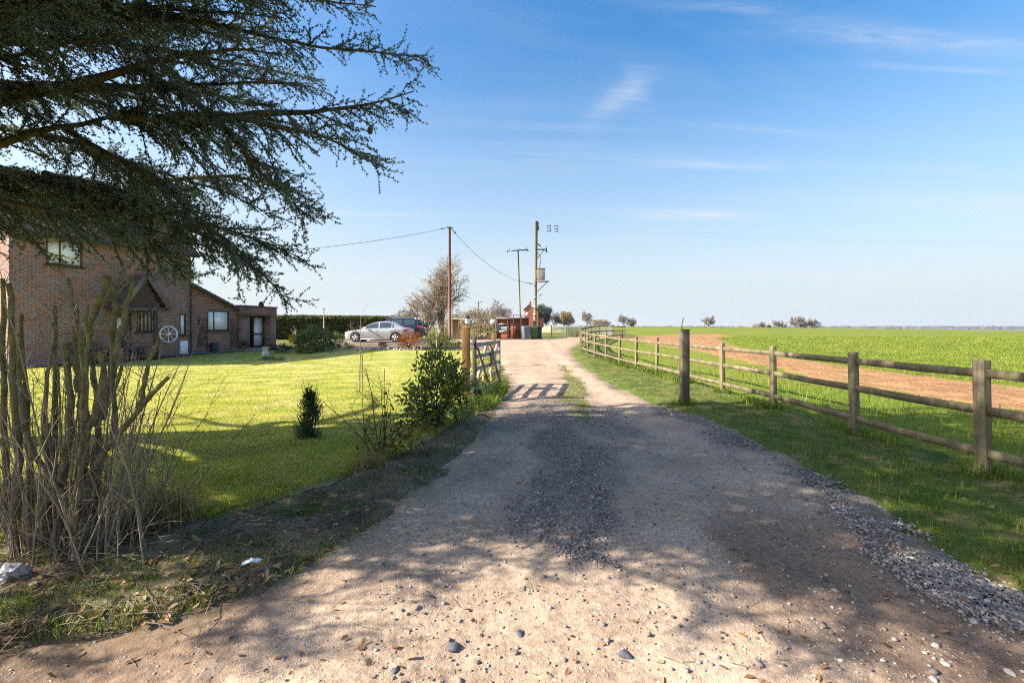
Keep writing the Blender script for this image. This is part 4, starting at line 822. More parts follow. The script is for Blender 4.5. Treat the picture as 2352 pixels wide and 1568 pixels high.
# daffodils
def daff(name, label, pts, seed, nb=14, h=.3, fl=1, kind=None, cat='flowers'):
    g = np.random.default_rng(seed); root = thing(name, label, cat, pts[0], kind=kind)
    n = len(pts) * nb; k = np.repeat(np.arange(len(pts)), nb); p = np.array(pts)[k] + np.column_stack([g.normal(0, .05, n), g.normal(0, .05, n), np.zeros(n)])
    o = blades('leaf_blades', p[:, 0], p[:, 1], p[:, 2], h, .012, leafmat('daffodil_leaf', [(.06, .12, .05), (.12, .2, .09), (.2, .26, .12)], .3), '', seed, .6, parent=root)
    o.data.transform(__import__('mathutils').Matrix.Translation(-Vector(pts[0])))
    b = MB()
    for q in pts:
        for _ in range(fl):
            c = np.array(q) + (g.normal(0, .07), g.normal(0, .07), h * g.uniform(.8, 1.25)); d = nrm(g.normal(0, 1, 3) * (1, 1, .3) + (.3, -.6, 0)); a = nrm(np.cross(d, (0, 0, 1))); u = np.cross(a, d)
            b.tube([c - d * .02, c - d * .01 + (0, 0, -.03), np.array(q)], .003, 4, 1)
            for j in range(6):
                an = j * math.pi / 3; e = a * math.cos(an) + u * math.sin(an); s = np.cross(d, e)
                b.poly([c, c + e * .018 + s * .010, c + e * .033 - d * .004, c + e * .018 - s * .010], 0)
            b.tube([c, c + d * .022], [.009, .013], 7, 2, cap=False)
    b.build('flowers', [plain('daffodil_yellow', (.8, .62, .03), .6), L_mid, plain('daffodil_trumpet', (.85, .45, .01), .6)], root, True)
    return root
g_ = np.random.default_rng(3)
for i, (u, v, lb) in enumerate(((1052, 972, 'daffodil clump with yellow flowers at the foot of the laurel'), (1068, 962, 'daffodil leaves sprouting right beside the dark gate stile'))):
    c = G(u, v); daff('daffodil_clump', lb, [c + (g_.normal(0, .1), g_.normal(0, .1), 0) for _ in range(6)], 60 + i, 16, .34, 1 if i else 1)
pts = []
for i in range(150):
    y = 10.2 + 9 * g_.random() ** 1.3; x = -1.25 + .85 * g_.random() - .03 * (y - 10); pts.append(np.array([x, y, Z(x, y) + .03]))
daff('daffodil_bed', 'mass of yellow daffodils growing behind the open gate', pts, 66, 12, .36, 1, 'stuff')
x, y = scatter(9000, 7.6, 13.5, -.14, .0, [(-.8, 8.2), (-.95, 9.5), (-.85, 11), (-.55, 13.3), (-.1, 13.3), (-.12, 11), (-.3, 9)], 1.2, 67)
blades('gate_grass', x, y, zg(x, y) + .02, .16, .01, L_rough, 'lush long grass growing under the open gate', 68, .7)

# ---- trees
def bare_tree(name, label, base, h, seed, m=B_far, spread=1., trunk=.22, rmin=.02, n=(5, 8), group=None, fine=3, trunkr=None, up=.05, up0=1., lr=.62):
    g = np.random.default_rng(seed); root = thing(name, label, 'tree', base, group=group); base = np.array(base, float)
    tb = MB(); r = trunkr or h * .028; tp = curve(base - (0, 0, .3), (g.normal(0, .05), g.normal(0, .05), 1), h * trunk + .3, 5, g, .04)
    tb.tube(tp, np.linspace(r * 1.25, r, 6), 8); tb.build('trunk', m, root, True, smooth=True)
    sp = [dict(wob=.13, up=up, seg=6, sides=6, tap=.35), dict(n=n, ang=.75, lr=lr, rr=.6, wob=.16, seg=5, sides=4, t0=.2, up=up), dict(n=n, ang=.75, lr=.55, rr=.6, wob=.18, seg=4, sides=3, t0=.15, up=up * .5), dict(n=(4, 7), ang=.7, lr=.5, rr=.65, wob=.2, seg=3, sides=3, t0=.1, rmin=rmin)][:fine + 1]
    sp[-1]['rmin'] = rmin
    b = MB(); nb = 7
    for i in range(nb):
        a = i * 2.4 + g.random(); e = .25 + .85 * (i / nb) * spread
        grow(b, g, tp[-1 - (i % 3)], (math.cos(a) * e, math.sin(a) * e, up0), h * (1 - trunk) * g.uniform(.62, .9), r * .55, 0, sp, [])
    b.build('crown', m, root, True)
    return root
def leafy_tree(name, label, base, w, h, n, ln, lm, seed, group=None, trunk=.12):
    g = np.random.default_rng(seed); root = thing(name, label, 'tree', base, group=group); base = np.array(base, float)
    b = MB(); b.tube(curve(base - (0, 0, .3), (0, 0, 1), h * .5, 4, g, .03), np.linspace(h * .035, h * .015, 5), 7); b.build('trunk', B_dark, root, True)
    nc = 60; d = g.normal(0, 1, (nc, 3)); d /= np.linalg.norm(d, axis=1, keepdims=True); c = d * (.4 + .6 * g.random((nc, 1)) ** .5) * np.array([w / 2, w / 2, h * (1 - trunk) / 2]) * g.uniform(.75, 1.1, (nc, 1))
    c[:, 2] += h * trunk + h * (1 - trunk) / 2; k = g.integers(0, nc, n); pos = c[k] + g.normal(0, 1, (n, 3)) * np.array([w, w, h]) * .065; pos[:, 2] = np.maximum(pos[:, 2], .05)
    V, Fa = leaves(pos + base, g.normal(0, 1, (n, 3)) + (0, 0, .3), ln, ln * .5, seed); b = MB(); b.add(V, Fa); b.build('crown', lm, root, True)
    return root

def at(u, y): x = (u - CX) / F * y; return np.array([x, y, Z(x, y)])
bare_tree('oak_tree', 'large bare winter oak behind the tall red brown pole', at(1012, 47), 8.0, 12, B_tan, .8, .24, .011, (8, 11), fine=3, trunkr=.3, up=.06, lr=.55)
bare_tree('thorn_tree', 'shorter dense bare tree left of the big winter oak', at(978, 46), 5.0, 14, B_tan, 1., .18, .011, (8, 10), fine=3, trunkr=.15)
FG = 'bare trees on the far horizon'
L_bud = leafmat('olive_bud', [(.19, .145, .06), (.28, .215, .09), (.34, .26, .13)], .2)
L_pine = leafmat('pine_leaf', [(.04, .065, .045), (.07, .10, .06), (.1, .13, .075)], .15)
L_brown = leafmat('brown_bud', [(.2, .16, .12), (.27, .21, .16), (.33, .26, .2)], .1)
leafy_tree('pine_tree', 'dark evergreen tree standing behind the transformer pole', at(1246, 160), 7.4, 7.3, 5000, .55, L_pine, 70)
bare_tree('bare_tree', 'purplish bare tree right of the dark evergreen', at(1272, 170), 6.2, 71, B_purple, .8, .15, .05, (5, 7), FG)
leafy_tree('round_tree', 'rounded olive brown tree left of the metal field gate', at(1298, 160), 6.6, 5.2, 4600, .42, L_bud, 72, FG, .05)
bare_tree('bare_tree', 'upright bare tree directly behind the metal field gate', at(1349, 150), 5.3, 73, B_far, .7, .15, .04, (5, 7), FG)
leafy_tree('bushy_tree', 'low spreading twiggy thicket right of the gate behind the fence corner', at(1378, 170), 8.0, 2.6, 2600, .4, L_brown, 74, FG, .03)
bare_tree('bare_tree', 'spreading bare tree above the far end of the fence', at(1433, 210), 5.6, 75, B_far, 1.1, .22, .05, (5, 7), FG)
leafy_tree('round_tree', 'small round bush touching the bare tree above the fence end', at(1452, 212), 4.2, 4.3, 1500, .4, L_brown, 76, FG, .06)
bare_tree('bare_tree', 'lone broad bare oak on the horizon right of the dark gate post', at(1625, 230), 6.3, 77, B_far, 1.25, .2, .06, (6, 8), FG)
for i, (u, h, w, lb) in enumerate(((1700, .6, 14, 'long low thicket on the skyline right of the lone oak'), (1737, 2.0, 4.5, 'little rounded shrub on the skyline at the end of the long thicket'), (1766, 1.5, 2.0, 'tiny dark skyline shrub standing by itself'))):
    leafy_tree('skyline_shrub', lb, at(u, 260), w, h + .8, 700, .5, L_brown if i < 2 else L_pine, 80 + i, 'shrubs on the far skyline', .02)
bare_tree('bare_tree', 'small bare tree on the skyline right of the tiny dark shrub', at(1752, 250), 3.6, 84, B_far, 1.1, .15, .06, (5, 7), FG)
bare_tree('bare_tree', 'paler left tree of the thin pair on the skyline', at(1786, 300), 6.2, 85, B_far, 1.1, .2, .06, (5, 6), FG)
bare_tree('bare_tree', 'paler right tree of the thin pair on the skyline', at(1798, 302), 5.8, 86, B_far, 1.0, .2, .06, (5, 6), FG)
bare_tree('bare_tree', 'tallest tree of the trio on the right skyline', at(1829, 250), 7.4, 87, B_purple, 1.0, .12, .07, (6, 8), FG)
bare_tree('bare_tree', 'shorter tree touching the tallest one on the right skyline', at(1846, 252), 4.8, 88, B_purple, 1.0, .12, .06, (6, 8), FG)
bare_tree('bare_tree', 'rightmost tree on the skyline, standing apart', at(1867, 250), 6.2, 89, B_purple, 1.0, .14, .07, (6, 8), FG)
bare_tree('bare_tree', 'tall bare tree behind the chicken run', at(1141, 150), 8.4, 90, B_purple, .9, .2, .04, (5, 7), FG)
bare_tree('bare_tree', 'bare tree beside the left telegraph pole with crossarm', at(1163, 170), 7.4, 91, B_far, .9, .2, .04, (5, 7), FG)
bare_tree('bare_tree', 'pale bare tree peeping over the hedge beside the dark car', at(925, 170), 6.5, 92, B_far, 1., .1, .05, (5, 7), FG)
for i, (u, y, w, h, lb) in enumerate(((1088, 56, 4.2, 3.4, 'brown leafless hedgerow bush behind the lamp post'), (1120, 62, 4.0, 3.0, 'brown leafless hedgerow bush behind the chicken run'), (1050, 60, 4.5, 3.3, 'brown hedgerow bush behind the red brown pole'), (965, 75, 7, 3.6, 'brown thicket behind the dark car'))):
    leafy_tree('hedgerow_bush', lb, at(u, y), w, h, 3200, .16, leafmat('hedgerow_twig', [(.15, .1, .045), (.24, .165, .07), (.3, .22, .11)], .1), 95 + i, 'brown hedgerow bushes', .02)

# clipped hedge behind the garden
def hedge():
    g = np.random.default_rng(9); a = np.array([-27., 36.]); b_ = np.array([-8.6, 40.5]); n = 30000
    root = thing('garden_hedge', 'long tall clipped evergreen hedge behind the garden', 'hedge', (a[0], a[1], Z(*a)))
    t = g.random(n); f = g.random(n); L = np.linalg.norm(b_ - a); e = (b_ - a) / L; nn = np.array([e[1], -e[0]])
    h = 1.9 + .12 * fbm(t * L / 1.5, t * 0, 4); top = g.random(n) < .22
    z = np.where(top, h - .1 * g.random(n) ** 2, h * (.03 + .97 * g.random(n))); off = np.where(top, (g.random(n) - .5) * 1.4, .7 - .25 * g.random(n) ** 1.5 + .25 * fbm(t * L / .6, z / .6, 6))
    p = a + np.outer(t * L, e) + off[:, None] * nn
    V, Fa = leaves(np.column_stack([p, z + zg(p[:, 0], p[:, 1])]), np.column_stack([np.outer(np.ones(n), nn) * np.where(top, .2, 1)[:, None], np.where(top, 1., .3)]) + g.normal(0, .6, (n, 3)), .16, .09, 3)
    m = MB(); m.add(V, Fa); m.build('foliage', leafmat('hedge_leaf', [(.07, .095, .025), (.13, .15, .04), (.24, .23, .07)], .2), root, True)
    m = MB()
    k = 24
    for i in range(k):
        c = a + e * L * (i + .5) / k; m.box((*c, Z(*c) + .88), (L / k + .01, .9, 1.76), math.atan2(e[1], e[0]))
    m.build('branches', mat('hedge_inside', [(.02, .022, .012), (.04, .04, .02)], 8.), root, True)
hedge()
def hills():
    g = np.random.default_rng(2); b = MB(); n = 220
    xs = np.linspace(-2600, 5200, n); V = []
    for row, (y, hh) in enumerate(((1500, -30), (1900, 2), (2300, 16), (2700, 20), (3200, -40))):
        for x in xs: V.append((x, y, hh + 14 * float(fbm(x / 700., y / 700., 3)) - 8 - (.0 if row else 0)))
    idx = np.arange(5 * n).reshape(5, n); q = np.stack([idx[:-1, :-1], idx[:-1, 1:], idx[1:, 1:], idx[1:, :-1]], -1).reshape(-1, 4)
    b.add(V, q); tag(b.build('hills', mat('distant_farmland', [(.06, .075, .03), (.1, .11, .05), (.13, .11, .07)], .004), smooth=True), 'low distant farmland hills along the right horizon', 'hills', kind='structure')
    x = g.uniform(200, 4200, 2600); x = x[vn(x / 260., x * 0, 8) > .35]; y = 2150 + 500 * g.random(len(x)); z = np.interp(y, [1900, 2300, 2700], [0, 12, 16]) - 6
    V, Fa = leaves(np.column_stack([x, y, z]), np.column_stack([g.normal(0, .5, (len(x), 2)), np.ones(len(x))]), 14, 22, 1); b = MB(); b.add(V, Fa)
    tag(b.build('distant_woods', mat('wood_mass', [(.05, .05, .04), (.09, .08, .06)], .01)), 'far strip of woodland along the hazy right horizon', 'woods', kind='stuff')
hills()
# ------------------------------------------------------------------ house
M_brick = brickmat('diapered_brick', (.36, .155, .10), (.26, .125, .095), (.46, .41, .36), True)
M_brick2 = brickmat('red_brick', (.33, .135, .09), (.24, .11, .085), (.42, .37, .32))
M_tile = mat('clay_roof_tiles', [(.09, .05, .035), (.16, .085, .06), (.2, .12, .08)], 4., bump=.8, bscale=14., obj=True, stretch=(1, 3, 1))
M_darkwood = woodmat('dark_stained_wood', [(.045, .03, .025), (.085, .06, .05), (.12, .09, .075)])
M_brownclad = woodmat('brown_cladding', [(.16, .085, .07), (.24, .135, .11), (.3, .18, .14)])
def glassmat(name, c, rough=.08):
    t = NT(name); n = t.noise(t.pos((3, 3, .25)), 2.5, 3)
    return t.out(t.pbr(t.mix(1., c, t.ramp(n, [(.3, .8), (.7, 1.1)]), 'MULTIPLY'), rough, .9))
M_curtain = glassmat('curtained_glass', (.95, .98, 1.))
M_glass = glassmat('dark_glass', (.05, .07, .08), .05)
M_white = plain('white_paint', (.9, .9, .9), .5)
M_lead = plain('dark_plastic', (.03, .032, .036), .4)

def panel(b, x0, x1, z0, z1, holes, y=0., dep=.1, top=None, mi=0):
    """wall face with real openings and reveals"""
    xs = sorted({x0, x1, *[h[i] for h in holes for i in (0, 1)]}); zs = sorted({z0, z1, *[h[i] for h in holes for i in (2, 3)]})
    for i in range(len(xs) - 1):
        for j in range(len(zs) - 1):
            a, c, d, e = xs[i], xs[i + 1], zs[j], zs[j + 1]
            if any(h[0] - 1e-6 <= a and c <= h[1] + 1e-6 and h[2] - 1e-6 <= d and e <= h[3] + 1e-6 for h in holes): continue
            e0 = e1 = e
            if top and j == len(zs) - 2: e0, e1 = top(a), top(c)
            b.poly([(a, y, d), (c, y, d), (c, y, e1), (a, y, e0)], mi)
    for a, c, d, e in holes:
        b.poly([(a, y, d), (a, y + dep, d), (a, y + dep, e), (a, y, e)], mi); b.poly([(c, y, d), (c, y, e), (c, y + dep, e), (c, y + dep, d)], mi)
        b.poly([(a, y, d), (c, y, d), (c, y + dep, d), (a, y + dep, d)], mi); b.poly([(a, y, e), (a, y + dep, e), (c, y + dep, e), (c, y, e)], mi)

def window(root, x0, x1, z0, z1, y, mull=(), fm=None, gm=None, fw=.06, sill=True):
    b = MB(); yc = y + .06
    for xa in (x0 + fw / 2, x1 - fw / 2): b.box((xa, yc, (z0 + z1) / 2), (fw, .06, z1 - z0 - .004))
    for za in (z0 + fw / 2, z1 - fw / 2): b.box(((x0 + x1) / 2, yc, za), (x1 - x0 - 2 * fw - .002, .056, fw))
    for m in mull: b.box((m, yc, (z0 + z1) / 2), (fw * .8, .052, z1 - z0 - 2 * fw - .002))
    w = b.build('window', fm or M_darkwood, root)
    p = MB(); p.box(((x0 + x1) / 2, yc + .012, (z0 + z1) / 2), (x1 - x0 - .01, .012, z1 - z0 - .01)); p.build('pane', gm or M_curtain, w)
    if sill:
        s = MB(); s.box(((x0 + x1) / 2, y - .03, z0 - .035), (x1 - x0 + .12, .12, .06)); s.build('sill', fm or M_darkwood, w)
    return w

HX, HY_, HA = -18.98, 17.25, math.atan2(.911, .411)
def hw(x, y, z=0): return np.array([HX + .411 * x - .911 * y, HY_ + .911 * x + .411 * y, z])
def house():
    r = thing('brick_house', 'two storey dark brick cottage with gabled porch and tiled roof, seen behind the cedar', 'house', (HX, HY_, 0), HA)
    b = MB(); W = 6.53; D = 7.; E = 5.5
    holes = [(1.04, 2.2, 4.17, 5.28), (6.0, 6.3, 1.27, 2.35), (4.15, 4.95, 1.45, 2.5), (3.2, 3.95, .25, 2.3)]
    panel(b, 0, W, -.3, E, holes)
    for x in (0, W): b.poly([(x, 0, -.3), (x, D, -.3), (x, D, E), (x, D / 2, E + 2.9), (x, 0, E)])
    b.poly([(0, D, -.3), (W, D, -.3), (W, D, E), (0, D, E)]); b.box((W / 2, -.02, .12), (W + .06, .05, .5))
    b.build('wall', M_brick, r)
    rb = MB()
    for s in (-1, 1):
        y0, y1 = (-.35, D / 2) if s < 0 else (D + .35, D / 2); z0, z1 = E - .28, E + 2.92
        for k in range(22):          # overlapping tile courses
            a, c = k / 22, (k + 1) / 22; ya, yb = y0 + (y1 - y0) * a, y0 + (y1 - y0) * c; za, zb = z0 + (z1 - z0) * a, z0 + (z1 - z0) * c
            rb.poly([(-.2, ya, za + .09), (W + .2, ya, za + .09), (W + .2, yb, zb + .06), (-.2, yb, zb + .06)]); rb.poly([(-.2, ya, za + .055), (W + .2, ya, za + .055), (W + .2, ya, za + .09), (-.2, ya, za + .09)])
        rb.poly([(-.2, y0, z0), (-.2, y1, z1), (W + .2, y1, z1), (W + .2, y0, z0)])
    rf = rb.build('roof', M_tile, r)
    rid = MB(); rid.tube([(-.22, D / 2, E + 2.97), (W + .22, D / 2, E + 2.97)], .1, 8); rid.build('ridge_tiles', M_tile, rf)
    ch = MB(); ch.box((5.95, D / 2, 8.6), (.6, .95, 2.6)); ch.box((5.95, D / 2, 9.95), (.72, 1.07, .1))
    for y in (-.2, .2): ch.lathe([(.11, 10.0), (.1, 10.35), (.08, 10.35)], (5.95, D / 2 + y, 0), 10)
    ch.build('chimney', M_brick2, rf)
    bb = MB(); bb.box((W / 2, -.37, E - .24), (W + .4, .02, .16))
    for x in (-.21, W + .21):
        bb.bar((x, -.36, E - .25), (x, D / 2, E + 2.92), .03, .17); bb.bar((x, D + .36, E - .25), (x, D / 2, E + 2.92), .03, .17)
    bb.build('barge_board', M_darkwood, r)
    gt = MB(); gt.tube([(-.2, -.43, E - .2), (W + .2, -.43, E - .2)], .055, 8); gt.build('gutter', M_lead, r)
    dp = MB(); dp.tube([(W - .06, -.43, E - .2), (W - .06, -.2, E - .5), (W - .06, -.09, E - .65), (W - .06, -.09, .1)], .036, 8); dp.build('downpipe', M_lead, r)
    window(r, 1.04, 2.2, 4.17, 5.28, 0, (1.48,)); window(r, 6.0, 6.3, 1.27, 2.35, 0, ())
    w = window(r, 4.15, 4.95, 1.45, 2.5, 0, (4.31, 4.47, 4.63, 4.79), gm=glassmat('amber_glass', (.45, .42, .3)))
    d = MB(); d.box((3.575, .07, 1.275), (.73, .05, 2.04)); dd = d.build('door', M_darkwood, r)
    k = MB(); k.box((3.575, .04, 1.8), (.3, .012, .55)); k.build('door_pane', M_curtain, dd); k = MB(); k.tube([(3.85, .04, 1.2), (3.85, .0, 1.2)], .02, 8); k.build('handle', plain('brass', (.5, .4, .15), .3, .5, 1.), dd)
    mb = MB(); mb.box((6.155, -.05, .675), (.35, .1, .63)); bevel(mb.build('meter_box', M_white, r), .01)
    # porch
    p = MB(); A, B_, ax, zt, ze, yf = 2.9, 4.78, 3.84, 3.95, 2.48, -1.35
    for s, e in ((-1, A), (1, B_)):
        for k in range(9):
            f0, f1 = k / 9, (k + 1) / 9; xa, xb = e + (ax - e) * f0, e + (ax - e) * f1; za, zb = ze + (zt - ze) * f0, ze + (zt - ze) * f1
            p.poly([(xa, 0, za + .07), (xa, yf - .12, za + .07), (xb, yf - .12, zb + .045), (xb, 0, zb + .045)]); p.poly([(xa, 0, za + .03), (xa, yf - .12, za + .03), (xa, yf - .12, za + .07), (xa, 0, za + .07)])
    pr = p.build('porch_roof', mat('porch_tiles', [(.05, .04, .036), (.085, .07, .06)], 5., bump=.7, bscale=16., obj=True), r)
    f = MB()
    for e in (A, B_): f.bar((e, yf - .14, ze - .02), (ax, yf - .14, zt + .02), .035, .2)
    f.build('porch_barge_board', woodmat('weathered_board', [(.12, .095, .085), (.19, .155, .14)]), pr)
    f = MB(); f.poly([(A + .25, yf + .12, ze + .06), (B_ - .25, yf + .12, ze + .06), (ax, yf + .12, zt - .12)]); f.poly([(A + .25, yf + .15, ze + .06), (ax, yf + .15, zt - .12), (B_ - .25, yf + .15, ze + .06)])
    f.build('porch_gable', M_darkwood, pr)
    f = MB(); f.box((ax, yf, ze - .02), (B_ - A - .2, .12, .14))
    for e in (A + .12, B_ - .12): f.box((e, yf / 2, ze - .02), (.12, -yf - .13, .13))
    f.build('porch_beam', woodmat('beam_wood', [(.1, .08, .07), (.16, .13, .115)], axis='x'), r)
    for e in (A + .2, 4.22):
        f = MB(); f.box((e, yf, 1.27), (.13, .13, 2.34)); s = 1 if e < ax else -1; f.bar((e + s * .06, yf, 2.0), (e + s * .4, yf, 2.4), .06, .09, (0, 1, 0)); f.build('porch_post', M_darkwood, r)
    for e in (A + .2, 4.22): f = MB(); f.box((e, yf / 2 - .02, .42), (.2, 1.15, .75)); f.build('porch_side_wall', M_brick2, r)
    # lean-to
    top = lambda x: 3.9 - (x - W) * .47
    l = MB(); panel(l, W + .002, 9.12, -.2, 2.68, [(7.44, 8.62, 1.5, 2.58)], .14, top=lambda x: top(x) - .02)
    l.poly([(9.12, .14, -.2), (9.12, 3.2, -.2), (9.12, 3.2, 2.68), (9.12, .14, 2.68)]); l.build('extension_wall', M_brick2, r)
    l = MB()
    for k in range(12):
        xa, xb = W + (9.4 - W) * k / 12, W + (9.4 - W) * (k + 1) / 12
        l.poly([(xa, -.12, top(xa) + .03), (xb, -.12, top(xb) + .07), (xb, 3.3, top(xb) + .07), (xa, 3.3, top(xa) + .03)]); l.poly([(xb, -.12, top(xb) + .03), (xb, -.12, top(xb) + .07), (xb, 3.3, top(xb) + .07), (xb, 3.3, top(xb) + .03)])
    l.poly([(W, -.12, top(W) - .02), (W, 3.3, top(W) - .02), (9.4, 3.3, top(9.4) - .02), (9.4, -.12, top(9.4) - .02)])
    er = l.build('extension_roof', M_tile, r); l = MB(); l.bar((W, -.13, top(W) - .05), (9.42, -.13, top(9.42) - .05), .025, .16); l.build('verge_board', M_darkwood, er)
    window(r, 7.44, 8.62, 1.5, 2.58, .14, (7.8,))
    for x0 in (6.98, 8.7):
        tb = MB()
        for k in range(9):
            z = .66 + k * .165
            for s in (-1, 1):
                za, zb = z, z + .42 * s; zb2 = min(max(zb, .62), 2.16); f_ = (zb2 - za) / (zb - za)
                tb.bar((x0, .115, za), (x0 + .42 * f_, .115, zb2), .008, .02, (0, 0, 1))
        for x in (x0, x0 + .42): tb.bar((x, .1, .62), (x, .1, 2.18), .02, .025, (0, 1, 0))
        tb.build('trellis', M_darkwood, r)
    # flat roofed annex with recessed door
    a = MB(); a.box((10.21, 1.5, 2.6), (2.3, 3.3, .5)); an = a.build('annex_fascia', M_brownclad, r)
    a = MB(); a.box((10.21, 1.5, 2.875), (2.4, 3.42, .05)); 
    for k in range(30): a.tube([(9.03 + k * .08, -.24, 2.91), (9.03 + k * .08, 3.2, 2.91)], .024, 5)
    a.build('annex_roof', plain('grey_felt', (.16, .15, .15), .8), r)
    a = MB(); a.box((9.45, .1, 1.2), (.66, .1, 2.3)); a.build('annex_panel', M_brownclad, r)
    a = MB(); a.box((11.17, .9, 1.1), (.36, 2.0, 2.5)); a.box((10.2, 1.0, .35), (2.2, 2.2, .32)); a.build('annex_wall', M_brick2, r)
    a = MB(); a.box((9.99, .95, 1.42), (.42, .06, 1.85)); a.build('side_light', M_curtain, r)
    a = MB()
    for x in (10.28, 10.94): a.box((x, .5, 1.42), (.1, .07, 1.86))
    for z in (.56, 1.3, 2.3): a.box((10.61, .5, z), (.56, .066, .1))
    d = a.build('annex_door', M_darkwood, r); a = MB(); a.box((10.61, .51, 1.43), (.56, .02, 1.7)); a.build('door_pane', M_curtain, d)
    a = MB(); a.box((10.2, 1.05, 1.4), (1.95, .04, 1.9)); a.build('recess_wall', M_darkwood, r)
    a = MB(); a.box((11.38, -.05, 2.45), (.1, .1, .2)); a.build('outdoor_lamp', M_white, r)
    return r
house()
b = MB(); q = [hw(8.9, -1.5), hw(11.9, -1.5), hw(11.9, .9), hw(8.9, .9)]
b.poly([(*p[:2], .50) for p in q]); 
for i in range(4): b.poly([(*q[i][:2], .1), (*q[(i + 1) % 4][:2], .1), (*q[(i + 1) % 4][:2], .50), (*q[i][:2], .50)])
tag(b.build('patio', mat('paving_slabs', [(.2, .19, .18), (.32, .3, .28)], 3., bump=.4)), 'grey paved step in front of the flat roofed annex', 'patio', kind='structure')
b = MB(); q = [hw(-.5, -.75), hw(9, -.75), hw(9, .0), hw(-.5, 0)]
b.poly([(p[0], p[1], max(Z(p[0], p[1]) + .09, .13)) for p in q]); tag(b.build('path', mat('path_slabs', [(.17, .16, .15), (.26, .25, .23)], 3., bump=.4)), 'narrow paved path along the foot of the house wall', 'path', kind='structure')
def wheel():
    c = hw(5.42, -.13, 1.33); r = thing('cart_wheel', 'white painted cart wheel leaning on the brick house wall', 'wheel', c, HA)
    b = MB(); an = np.linspace(0, 2 * math.pi, 37)
    b.lathe([(.35, -.03), (.41, -.03), (.41, .03), (.35, .03), (.35, -.03)], n=32, axis='y'); b.build('rim', M_white, r, smooth=False)
    for k in range(8):
        a = k * math.pi / 4; s = MB(); s.tube([(.06 * math.cos(a), 0, .06 * math.sin(a)), (.36 * math.cos(a), 0, .36 * math.sin(a))], [.024, .017], 8); s.build('spoke', M_white, r)
    b = MB(); b.lathe([(.001, -.07), (.05, -.07), (.07, -.03), (.07, .04), (.05, .06), (.001, .06)], n=16, axis='y'); b.build('hub', M_white, r)
wheel()
def bench(loc, rz, name, label):
    r = thing(name, label, 'bench', loc, rz); m = woodmat('bench_wood', [(.08, .055, .04), (.14, .1, .075)], axis='x')
    b = MB()
    for k in range(4): b.box((0, -.18 + k * .12, .44), (1.2, .09, .03))
    b.build('seat', m, r); b = MB()
    for k in range(11): b.box((-.54 + k * .108, .27, .68), (.05, .025, .38))
    b.box((0, .27, .89), (1.2, .04, .07)); b.build('backrest', m, r)
    for x in (-.55, .55):
        for y in (-.2, .26): b = MB(); b.box((x, y, .22 if y < 0 else .43), (.06, .06, .42 if y < 0 else .86)); b.build('leg', m, r)
        b = MB(); b.box((x, .02, .64), (.06, .5, .04)); b.build('armrest', m, r)
bench(hw(2.15, -.5, .12), HA, 'garden_bench', 'dark wooden slatted bench against the house wall left of the porch')
b = MB(); b.box((0, 0, .29), (.3, .26, .58)); b.box((0, 0, .6), (.34, .3, .04)); o = b.build('storage_box', M_lead); o.location = hw(7.62, -.14, .25); o.rotation_euler = (0, 0, HA); bevel(tag(o, 'small dark upright box standing at the lean-to wall under its window', 'box'), .01)
M_terra = plain('terracotta', (.38, .17, .09), .8)
def pot(name, label, loc, r, h, m, plant=None, seed=0):
    t = thing(name, label, 'plant pot', loc); b = MB(); b.lathe([(.001, 0), (r * .72, 0), (r * .95, h * .86), (r * 1.04, h * .86), (r * 1.04, h), (r * .9, h), (r * .86, h * .9), (.001, h * .88)], n=20); b.build('pot', m, t, smooth=False)
    if plant:
        g = np.random.default_rng(seed); n = 260; V, Fa = leaves(np.column_stack([g.normal(0, r * .6, n), g.normal(0, r * .6, n), h + np.abs(g.normal(0, r * .9, n))]), g.normal(0, 1, (n, 3)) + (0, 0, .8), .12, .04, seed); q = MB(); q.add(V, Fa); q.build('plant', plant, t)
    return t
pot('flower_pot', 'terracotta pot with a green plant at the house corner', hw(9.15, -.35, .3), .16, .34, M_terra, L_mid, 3)
pot('flower_pot', 'plain dark grey flower pot near the timber gate post', G(1041, 863), .15, .37, plain('grey_pot', (.06, .06, .062), .7))
def urn():
    r = thing('stone_urn', 'pale stone baluster pedestal standing on the lawn', 'ornament', G(610, 827)); m = mat('weathered_stone', [(.3, .28, .23), (.48, .44, .37), (.56, .52, .45)], 9., bump=.5)
    b = MB(); b.lathe([(.001, 0), (.16, 0), (.16, .05), (.11, .08), (.1, .12), (.17, .26), (.15, .36), (.085, .5), (.085, .53), (.12, .55), (.001, .55)], n=12); b.build('pedestal', m, r, smooth=False)
    b = MB(); b.lathe([(.001, .55), (.14, .55), (.16, .58), (.16, .6), (.12, .605), (.001, .585)], n=16); b.build('basin', m, r)
urn()
bush('urn_plant', 'low dark ground cover around the foot of the stone pedestal', 'plant', G(628, 829), .9, .18, 300, .1, .04, L_dark, 61, stem=False)

